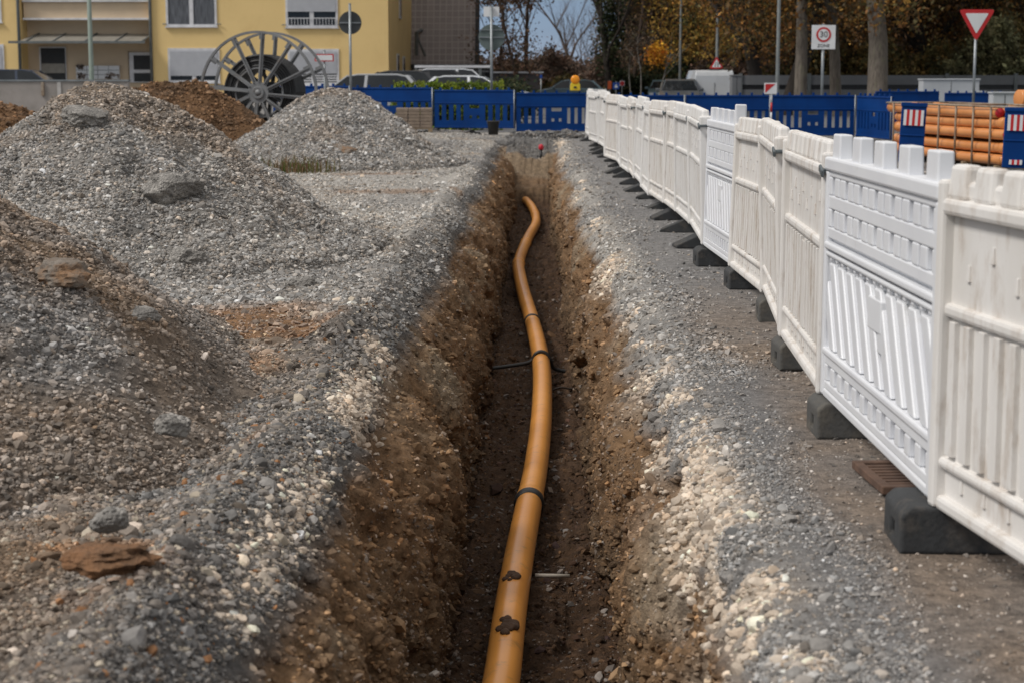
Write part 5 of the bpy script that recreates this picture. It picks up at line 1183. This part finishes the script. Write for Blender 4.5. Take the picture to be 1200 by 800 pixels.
M_barkp = mat('pale_bark', (.30, .28, .25), (.16, .15, .13), 5, .95, .01, 14, stretch=(3, 3, .8))
def skeleton(H, r0, seed, first=.25, spread=.9, lv=4, nb=(7, 5, 4, 3), up=.55, wig=.12, lean=(0, 0), fork=False, lr=.55):
    rr = random.Random(seed); mbt = MB(); mbb = MB(); tips = []
    def limb(p, d, ln, r_, l, mbx):
        n = 5 if l < 2 else 3; pts = [p]; rad = [r_]; q = p.copy(); dd_ = d.copy()
        for k in range(n):
            dd_ = (dd_ + Vector((rr.gauss(0, wig), rr.gauss(0, wig), rr.gauss(0, wig * .6) + .04 * l))).normalized(); q = q + dd_ * ln / n; pts.append(q.copy()); rad.append(r_ * (1 - .72 * (k + 1) / n))
        mbx.tube(pts, rad, 10 if l == 0 else (6 if l == 1 else 3), cap=False)
        if l >= lv: tips.append(pts[-1]); tips.append(pts[len(pts) // 2]); return
        cnt = nb[min(l, len(nb) - 1)]
        for k in range(cnt):
            t = (first if l == 0 else .25) + (1 - (first if l == 0 else .25)) * (k + rr.random() * .8) / cnt; t = min(t, .98); i = t * n; a = int(i); f = i - a
            base = pts[a].lerp(pts[min(a + 1, n)], f); rb = rad[a] * (1 - f) + rad[min(a + 1, n)] * f
            ang = rr.uniform(0, 6.283); side = Vector((math.cos(ang), math.sin(ang), 0)); nd = (side * spread + Vector((0, 0, up)) + dd_ * .35).normalized()
            limb(base, nd, ln * (.62 if l == 0 else .58) * rr.uniform(.7, 1.15) * (1 - .35 * t), rb * lr, l + 1, mbb)
    limb(Vector((0, 0, -.1)), Vector((lean[0], lean[1], 1)).normalized(), H, r0, 0, mbt)
    return mbt, mbb, tips
ALLT = {}
def tree(key, px, Y, H, r0, lb, pal=None, n_per=14, lsp=.45, size=.085, bark=None, seed=1, first=.25, z0=0.0, cat='tree', group='trees across the street', rot=None, scale=1.0, name='tree', wts=None, low=None, **kw):
    x = P(px, 93, Y).x
    if key in ALLT: o = copy_tree(ALLT[key])
    else:
        o = empty(name, (0, 0, 0)); mt, mbr, tips = skeleton(H, r0, seed, first=first, **kw)
        mt.build('trunk', bark or M_barkd, o, smooth=True); mbr.build('limbs', bark or M_barkd, o, smooth=True)
        if pal and low:
            g = np.random.default_rng(seed + 7); a_ = g.uniform(0, 6.28, low[0]); q_ = low[1] * g.random(low[0]) ** .5; z_ = g.uniform(low[2], low[3], low[0]); q_ = q_ * (.35 + .65 * sstep(low[2], low[2] + 2.5, z_)); tips = tips + list(zip(q_ * np.cos(a_), q_ * np.sin(a_), z_))
        if pal:
            V, F_, c_ = leaf_cloud([tuple(t) for t in tips], n_per, lsp, size, pal, seed, wts); np_mesh('crown', V, F_, M_leaf, c_, parent=o)
        ALLT[key] = o
    o.location = (x, Y, z0); o.rotation_euler = (0, 0, random.uniform(0, 6.28) if rot is None else rot); o.scale = (scale,) * 3
    tag(o, lb, cat, group); return o
OR = [(.30, .14, .035), (.32, .18, .045), (.21, .10, .035), (.14, .085, .035), (.12, .10, .04), (.07, .055, .03)]
BR = [(.14, .09, .062), (.12, .08, .055), (.18, .11, .06), (.10, .085, .05), (.07, .055, .042)]
DG = [(.045, .06, .03), (.045, .065, .025), (.02, .035, .016), (.06, .058, .028)]
YG = [(.38, .25, .055), (.32, .19, .045), (.20, .17, .05), (.12, .10, .04)]
RB = [(.13, .085, .06), (.11, .075, .058), (.16, .095, .065), (.08, .06, .045)]
OV = [(.11, .095, .035), (.15, .115, .04), (.07, .065, .028), (.19, .12, .04)]
# big trees in front of the grey wall
tree('plane', 1029, 66, 15, .40, 'thick pale trunked plane tree right of the 30 zone sign', OR, 32, .42, .08, M_bark, 21, low=(130, 3.6, 3.6, 8), first=.26, nb=(8, 6, 4, 3), rot=.4)
tree('lime', 981, 71, 13, .24, 'slimmer pale trunked tree between the zone sign and the thick plane', OR, 24, .42, .08, M_bark, 22, low=(90, 2.6, 3.2, 8), first=.24, nb=(8, 5, 4, 3))
tree('lime', 938, 69, 13, .24, 'dark trunked autumn tree directly left of the 30 zone sign', scale=1.1); 
tree('maple', 921, 73, 14, .36, 'broad dark trunked orange maple behind the tall lamp post', OR, 36, .42, .08, M_barkd, 23, low=(190, 4.2, 2.6, 8), first=.16, nb=(9, 6, 4, 3))
tree('maple', 893, 79, 14, .36, 'orange and yellow maple with forking dark limbs right of the van', YG, scale=.95)
tree('beech', 862, 90, 15, .3, 'golden tree whose crown hangs above the white van', YG + OR[:2], 40, .42, .085, M_barkd, 24, low=(200, 4.2, 2.8, 8.5), first=.17, nb=(9, 6, 4, 3))
tree('beech', 818, 97, 15, .3, 'golden crowned tree above the triangular warning sign', scale=.95)
tree('oak', 1085, 86, 14, .34, 'rust brown oak behind the large cabinet', BR + OR, 34, .45, .085, M_barkd, 25, low=(220, 4.4, 1.8, 8), first=.12, nb=(10, 6, 4, 3))
tree('oak', 1130, 90, 14, .34, 'rust brown oak behind the give way sign'); tree('maple', 1172, 84, 14, .36, 'orange maple at the right edge')
tree('maple', 1112, 97, 14, .36, 'orange maple between the cabinet and the give way sign'); tree('maple', 1150, 99, 14, .36, 'orange maple right behind the give way sign', scale=1.05)
tree('oak', 1215, 88, 14, .34, 'rust brown oak cut off by the right edge'); tree('oak', 1050, 94, 14, .34, 'rust brown oak right behind the thick plane tree', scale=1.05)
tree('oak', 1000, 98, 14, .34, 'rust brown oak behind the zone sign', scale=1.0); tree('maple', 955, 96, 14, .36, 'orange maple far behind the zone sign')
tree('brown', 772, 112, 15, .25, 'tall reddish brown tree behind the golden sapling', BR, 30, .38, .085, M_barkd, 26, low=(260, 2.9, 1.2, 10), first=.08, nb=(11, 6, 4, 3))
tree('brown', 748, 118, 15, .25, 'brown leaved tree, third from the gap of sky', scale=1.0); tree('brown', 800, 108, 15, .25, 'brown tree behind the lamp post left of the van', scale=1.0)
tree('brown', 735, 135, 15, .25, 'farther brown tree at the right side of the gap of sky', scale=1.0); tree('brown', 890, 112, 15, .25, 'brown tree seen between the orange maples', scale=1.1)
tree('brown', 925, 115, 15, .25, 'brown tree seen behind the lamp post right of the van', scale=1.1)
def ivy():
    o = empty('tree', (P(716, 93, 98).x, 98, 0)); mt, mbr, tips = skeleton(11, .2, 27, first=.14, spread=.55, nb=(9, 5, 4, 3)); mt.build('trunk', M_barkd, o, smooth=True); mbr.build('limbs', M_barkd, o, smooth=True)
    g = np.random.default_rng(4); pts = [(g.normal(0, .27), g.normal(0, .4), z) for z in np.linspace(2.0, 5.6, 40)] + [tuple(t) for t in tips[::14]]
    V, F_, c_ = leaf_cloud(pts, 60, .28, .08, DG, 5); np_mesh('crown', V, F_, M_leaf, c_, parent=o); tag(o, 'dark ivy clad tree standing at the right edge of the gap of sky', 'tree', 'trees across the street')
ivy()
# saplings
def sapling(px, Y, H, lb, pal, crown_px, m, rw=.45):
    o = empty('sapling', (P(px, 93, Y).x, Y, 0)); zc = P(px, crown_px[0], Y).z; zt = P(px, crown_px[1], Y).z
    mt, mbr, tips = skeleton(zt, .045, int(px), first=.55, spread=.8, lv=2, nb=(7, 4)); mt.build('trunk', m, o, smooth=True); mbr.build('limbs', m, o, smooth=True)
    g = np.random.default_rng(int(px)); pts = [(g.normal(0, rw * .5), g.normal(0, rw * .5), g.uniform(zc, zt)) for _ in range(40)]
    if pal: V, F_, c_ = leaf_cloud(pts, 22, .16, .06, pal, int(px)); np_mesh('crown', V, F_, M_leaf, c_, parent=o)
    tag(o, lb, 'sapling', 'young trees along the street')
sapling(769, 84, 3.2, 'young tree with a small golden orange crown on a thin pale trunk', [(.55, .24, .02), (.6, .33, .03), (.45, .15, .02)], (72, 55), M_barkp)
sapling(751, 90, 3, 'thin pale trunked young tree left of the golden sapling', BR, (76, 52), M_barkp)
sapling(740, 97, 3, 'thin pale stem with sparse brown leaves nearest the ivy clad tree', BR, (74, 56), M_barkp)
# bare trees left of and in the gap
tree('bare', 617, 104, 14, .13, 'tall bare tree with fine twigs, right of the round grey green sign', [(.17, .10, .07), (.12, .085, .06)], 3, .35, .06, M_barkb, 31, first=.12, nb=(16, 5, 4, 3), spread=.5, up=.9, lr=.38)
tree('bare2', 603, 92, 9.5, .10, 'brown half bare tree just right of the round grey green sign', [(.15, .085, .06), (.2, .12, .07), (.09, .075, .045)], 9, .4, .075, M_barkb, 32, low=(110, 1.7, 1.0, 3.6), first=.12, nb=(9, 5, 4, 3), spread=.75, lr=.42)
tree('bare2', 586, 98, 9.5, .16, 'brown half bare tree behind the round grey green sign', scale=1.05)
tree('bare3', 676, 150, 9.5, .16, 'small bare tree with upward fanning branches in the gap of sky', None, 1, .3, .05, M_barkb, 33, first=.12, nb=(9, 6, 5, 4), spread=.75, up=.8)
tree('bare3', 656, 160, 9.5, .22, 'bare tree just left of the one in the gap of sky', scale=.85); tree('bare3', 698, 165, 9.5, .22, 'bare tree just right of the one in the gap of sky', scale=.85)
tree('bare', 742, 104, 14, .2, 'tall bare tree in front of the brown ones, above the blue sign', scale=.95)
# bushes and hedge
def bush(px, Y, w, d, h, pal, n, lb, size=.07, name='bush', z0=0.0, seed=0, cat='bush', grp=None, shape='round'):
    g = np.random.default_rng(seed + int(px)); x = P(px, 93, Y).x; k = n // 24
    if shape == 'box': pts = np.stack([g.uniform(-w / 2, w / 2, k), g.uniform(-d / 2, d / 2, k), g.uniform(.05, h, k)], 1)
    else:
        a = g.normal(size=(k, 3)); a /= np.linalg.norm(a, axis=1)[:, None]; rr_ = g.random((k, 1)) ** .35; pts = a * rr_ * np.array((w / 2, d / 2, h * .55)); pts[:, 2] = np.abs(pts[:, 2] + h * .40)
        pts[:, 2] *= 1 + .25 * np.sin(pts[:, 0] * 1.7 + px)
    V, F_, c_ = leaf_cloud(pts, 24, .16 if shape != 'box' else .05, size, pal, seed + int(px)); o = empty(name, (x, Y, z0), 0, lb, cat, grp); np_mesh('foliage', V, F_, M_leaf, c_, parent=o)
    mb = MB()
    for q in range(8):
        a = q * .8; mb.tube([(0, 0, -.05), (w * .12 * math.cos(a), d * .12 * math.sin(a), h * .35), (w * .3 * math.cos(a), d * .3 * math.sin(a), h * .75)], [.05, .03, .01], 5)
    mb.build('stems', M_barkd, o); return o
HG = [(.16, .22, .02), (.11, .17, .02), (.22, .25, .03)]
bush(524, 51.5, 3.1, .6, 1.33, HG, 26000, 'bright yellow green clipped hedge right behind the blue barriers', .035, 'hedge', .0, 3, 'hedge', shape='box')
bush(590, 60, 1.2, 1, 1.6, DG, 7000, 'dark green shrub at the right end of the bright hedge', .05)
bush(607, 72, 1.3, 1.2, 1.55, DG, 7000, 'round dark green bush left of the brown thicket', .06)
RBg = 'reddish brown thickets along the street'
for (px, Y, w, h, lb) in ((628, 118, 7, 3.2, 'reddish brown thicket behind the tiny blue plate'), (655, 138, 9, 3.0, 'reddish brown thicket left of the yellow warning lamp'), (690, 150, 9, 2.7, 'reddish brown thicket right of the yellow warning lamp'), (668, 108, 4, 1.3, 'low olive bush behind the warning lamp'), (725, 128, 8, 3.2, 'reddish brown thicket behind the blue street sign')):
    bush(px, Y, w, 4, h, RB if 'olive' not in lb else OV, 15000, lb, .1, 'thicket', 0, 9, 'bush', RBg)
bush(827, 103, 4.5, 3, 4.6, DG, 24000, 'tall dark green holly behind the warning sign', .09)
bush(746, 104, 3.4, 2, 2.2, DG, 9000, 'dark green bush behind the pale sapling stems', .08); bush(760, 110, 2.4, 2, 2.4, [(.16, .035, .02), (.12, .03, .02), (.09, .04, .02)], 7000, 'dark red bush behind the golden sapling', .08)
bush(783, 106, 3.4, 2, 3.0, OV, 12000, 'olive yellow bush between the sapling and the van', .09)
for (px, Y, w, h, pal, lb) in ((905, 84, 5, 3.0, RB, 'brown undergrowth behind the red and white hazard plate'), (955, 82, 5, 2.8, OV, 'olive undergrowth behind the zone sign'), (1005, 82, 5.5, 3.0, OV, 'olive undergrowth left of the thick plane trunk'), (1060, 80, 5, 3.2, OV, 'olive undergrowth right of the thick plane trunk'), (1105, 82, 5, 3.0, OV, 'olive shrub behind the large cabinet'), (1150, 79, 4, 3.8, [(.16, .16, .08), (.10, .10, .05), (.2, .18, .09)], 'pale feathery shrub right of the give way post'), (1190, 80, 4.5, 3.8, OV, 'olive shrub at the right edge'), (865, 92, 5, 3.0, RB, 'brown undergrowth right behind the van')):
    bush(px, Y, w, 2.5, h, pal, 14000, lb, .085, 'bush', 0, 12, 'bush', 'undergrowth behind the grey wall')
# far wood closing the view at the back right and a thin one at the left: uncountable
g = np.random.default_rng(77); k = 5200
pts = np.stack([g.uniform(P(735, 93, 150).x, P(1300, 93, 150).x + 30, k), g.uniform(138, 165, k), 14 * g.random(k) ** .8 + .2], 1)
V, F_, c_ = leaf_cloud(pts, 26, .55, .26, [(.085, .055, .035), (.07, .05, .03), (.12, .07, .035), (.05, .048, .026)], 78)
tag(np_mesh('far_wood', V, F_, M_leaf, c_), 'far dark brown wood closing the view behind the street trees', 'wood', kind='stuff')
pts = np.stack([g.uniform(-30, P(735, 93, 200).x, 1500), g.uniform(190, 215, 1500), 2.9 * g.random(1500) ** .8 + .1], 1)
V, F_, c_ = leaf_cloud(pts, 26, .5, .22, RB, 79); tag(np_mesh('far_wood', V, F_, M_leaf, c_), 'distant low belt of brown scrub at the end of the street', 'wood', kind='stuff')
# weeds and dry grass by the smaller cone
def grass(px, py, n, h, spread, lb, pal):
    q = G(px, py); g = np.random.default_rng(int(px)); V = []; Fc = []; cc = []
    for k in range(n):
        x, y = g.normal(0, spread), g.normal(0, spread * .7); a = g.uniform(0, 6.28); hh = h * g.uniform(.4, 1.1); w = .006 + .004 * g.random(); lx, ly = g.normal(0, .25) * hh, g.normal(0, .25) * hh; b = len(V); ca, sa = math.cos(a) * w, math.sin(a) * w
        V += [(x - ca, y - sa, -.03), (x + ca, y + sa, -.03), (x + lx * .4 + ca * .8, y + ly * .4 + sa * .8, hh * .6), (x + lx * .4 - ca * .8, y + ly * .4 - sa * .8, hh * .6), (x + lx, y + ly, hh)]
        Fc += [(b, b + 1, b + 2, b + 3), (b + 3, b + 2, b + 4, b + 4)]; c0 = np.array(pal[g.integers(len(pal))]) * g.uniform(.7, 1.3); cc += [c0] * 5
    me = bpy.data.meshes.new('weeds'); me.from_pydata(V, [], [f if len(set(f)) == 4 else f[:3] for f in Fc]); ca_ = me.color_attributes.new('Col', 'FLOAT_COLOR', 'POINT'); c4 = np.ones((len(V), 4), np.float32); c4[:, :3] = np.array(cc); ca_.data.foreach_set('color', c4.ravel()); me.materials.append(M_leaf)
    o = bpy.data.objects.new('weeds', me); COL.objects.link(o); o.location = q; tag(o, lb, 'weeds', kind='stuff')
grass(345, 203, 260, .30, .30, 'dry brown and green weeds at the left foot of the smaller gravel cone', [(.14, .12, .05), (.20, .13, .07), (.10, .13, .03), (.17, .10, .06)])
grass(322, 185, 260, .38, .45, 'dry weeds in the gap between the two gravel cones', [(.16, .11, .06), (.20, .12, .07), (.12, .12, .04)])
grass(270, 165, 300, .6, .8, 'dry stalks in front of the clay heap', [(.22, .14, .08), (.18, .11, .05)])

# ------------------------------------------------------------------ sky and light
SUN_EL, SUN_AZ = R(48), R(248)     # azimuth clockwise from +Y: the brighter part of the cloud is behind the left shoulder
w = bpy.data.worlds.new('World'); scene.world = w; w.use_nodes = True; N = w.node_tree.nodes; L_ = w.node_tree.links; bg = N['Background']
sky = N.new('ShaderNodeTexSky'); sky.sky_type = 'NISHITA'; sky.sun_disc = False; sky.sun_elevation = SUN_EL; sky.sun_rotation = SUN_AZ; sky.air_density = 1; sky.dust_density = 2
tc = N.new('ShaderNodeTexCoord'); sx = N.new('ShaderNodeSeparateXYZ'); L_.new(tc.outputs['Generated'], sx.inputs[0])
ramp = N.new('ShaderNodeValToRGB'); e = ramp.color_ramp; e.elements[0].position = 0.0; e.elements[0].color = (4.6, 5.4, 6.8, 1); e.elements[1].position = 1.0; e.elements[1].color = (10.5, 10.1, 9.7, 1)
k = e.elements.new(.03); k.color = (3.6, 4.9, 6.7, 1); k = e.elements.new(.09); k.color = (3.0, 4.4, 6.4, 1); k = e.elements.new(.25); k.color = (7.2, 7.2, 7.3, 1)
L_.new(sx.outputs[2], ramp.inputs[0])
nz = N.new('ShaderNodeTexNoise'); nz.inputs['Scale'].default_value = 4; nz.inputs['Detail'].default_value = 6; mp = N.new('ShaderNodeMapping'); mp.inputs['Scale'].default_value = (1, 1, 4); L_.new(tc.outputs['Generated'], mp.inputs[0]); L_.new(mp.outputs[0], nz.inputs[0])
mr = N.new('ShaderNodeMapRange'); mr.inputs[1].default_value = .3; mr.inputs[2].default_value = .7; mr.inputs[3].default_value = .82; mr.inputs[4].default_value = 1.18; L_.new(nz.outputs[0], mr.inputs[0])
vm = N.new('ShaderNodeVectorMath'); vm.operation = 'SCALE'; L_.new(ramp.outputs[0], vm.inputs[0]); L_.new(mr.outputs[0], vm.inputs['Scale'])
mx = N.new('ShaderNodeMix'); mx.data_type = 'RGBA'; mx.inputs[0].default_value = .93; L_.new(sky.outputs[0], mx.inputs[6]); L_.new(vm.outputs[0], mx.inputs[7]); L_.new(mx.outputs[2], bg.inputs[0]); bg.inputs[1].default_value = .066
sl = bpy.data.lights.new('sun', 'SUN'); sl.energy = 2.1; sl.angle = R(14); sl.color = (1, .965, .92); so = bpy.data.objects.new('sun', sl); COL.objects.link(so)
dv = Vector((math.sin(SUN_AZ) * math.cos(SUN_EL), math.cos(SUN_AZ) * math.cos(SUN_EL), math.sin(SUN_EL))); so.rotation_euler = dv.to_track_quat('Z', 'Y').to_euler(); so.location = (-10, -5, 20)
scene.view_settings.view_transform = 'Standard'; scene.view_settings.look = 'None'; scene.view_settings.gamma = 1; scene.view_settings.exposure = 0.2
scene.render.engine = 'CYCLES'; scene.cycles.max_bounces = 5; scene.cycles.diffuse_bounces = 3; scene.cycles.glossy_bounces = 2; scene.cycles.transparent_max_bounces = 6; scene.cycles.use_denoising = True
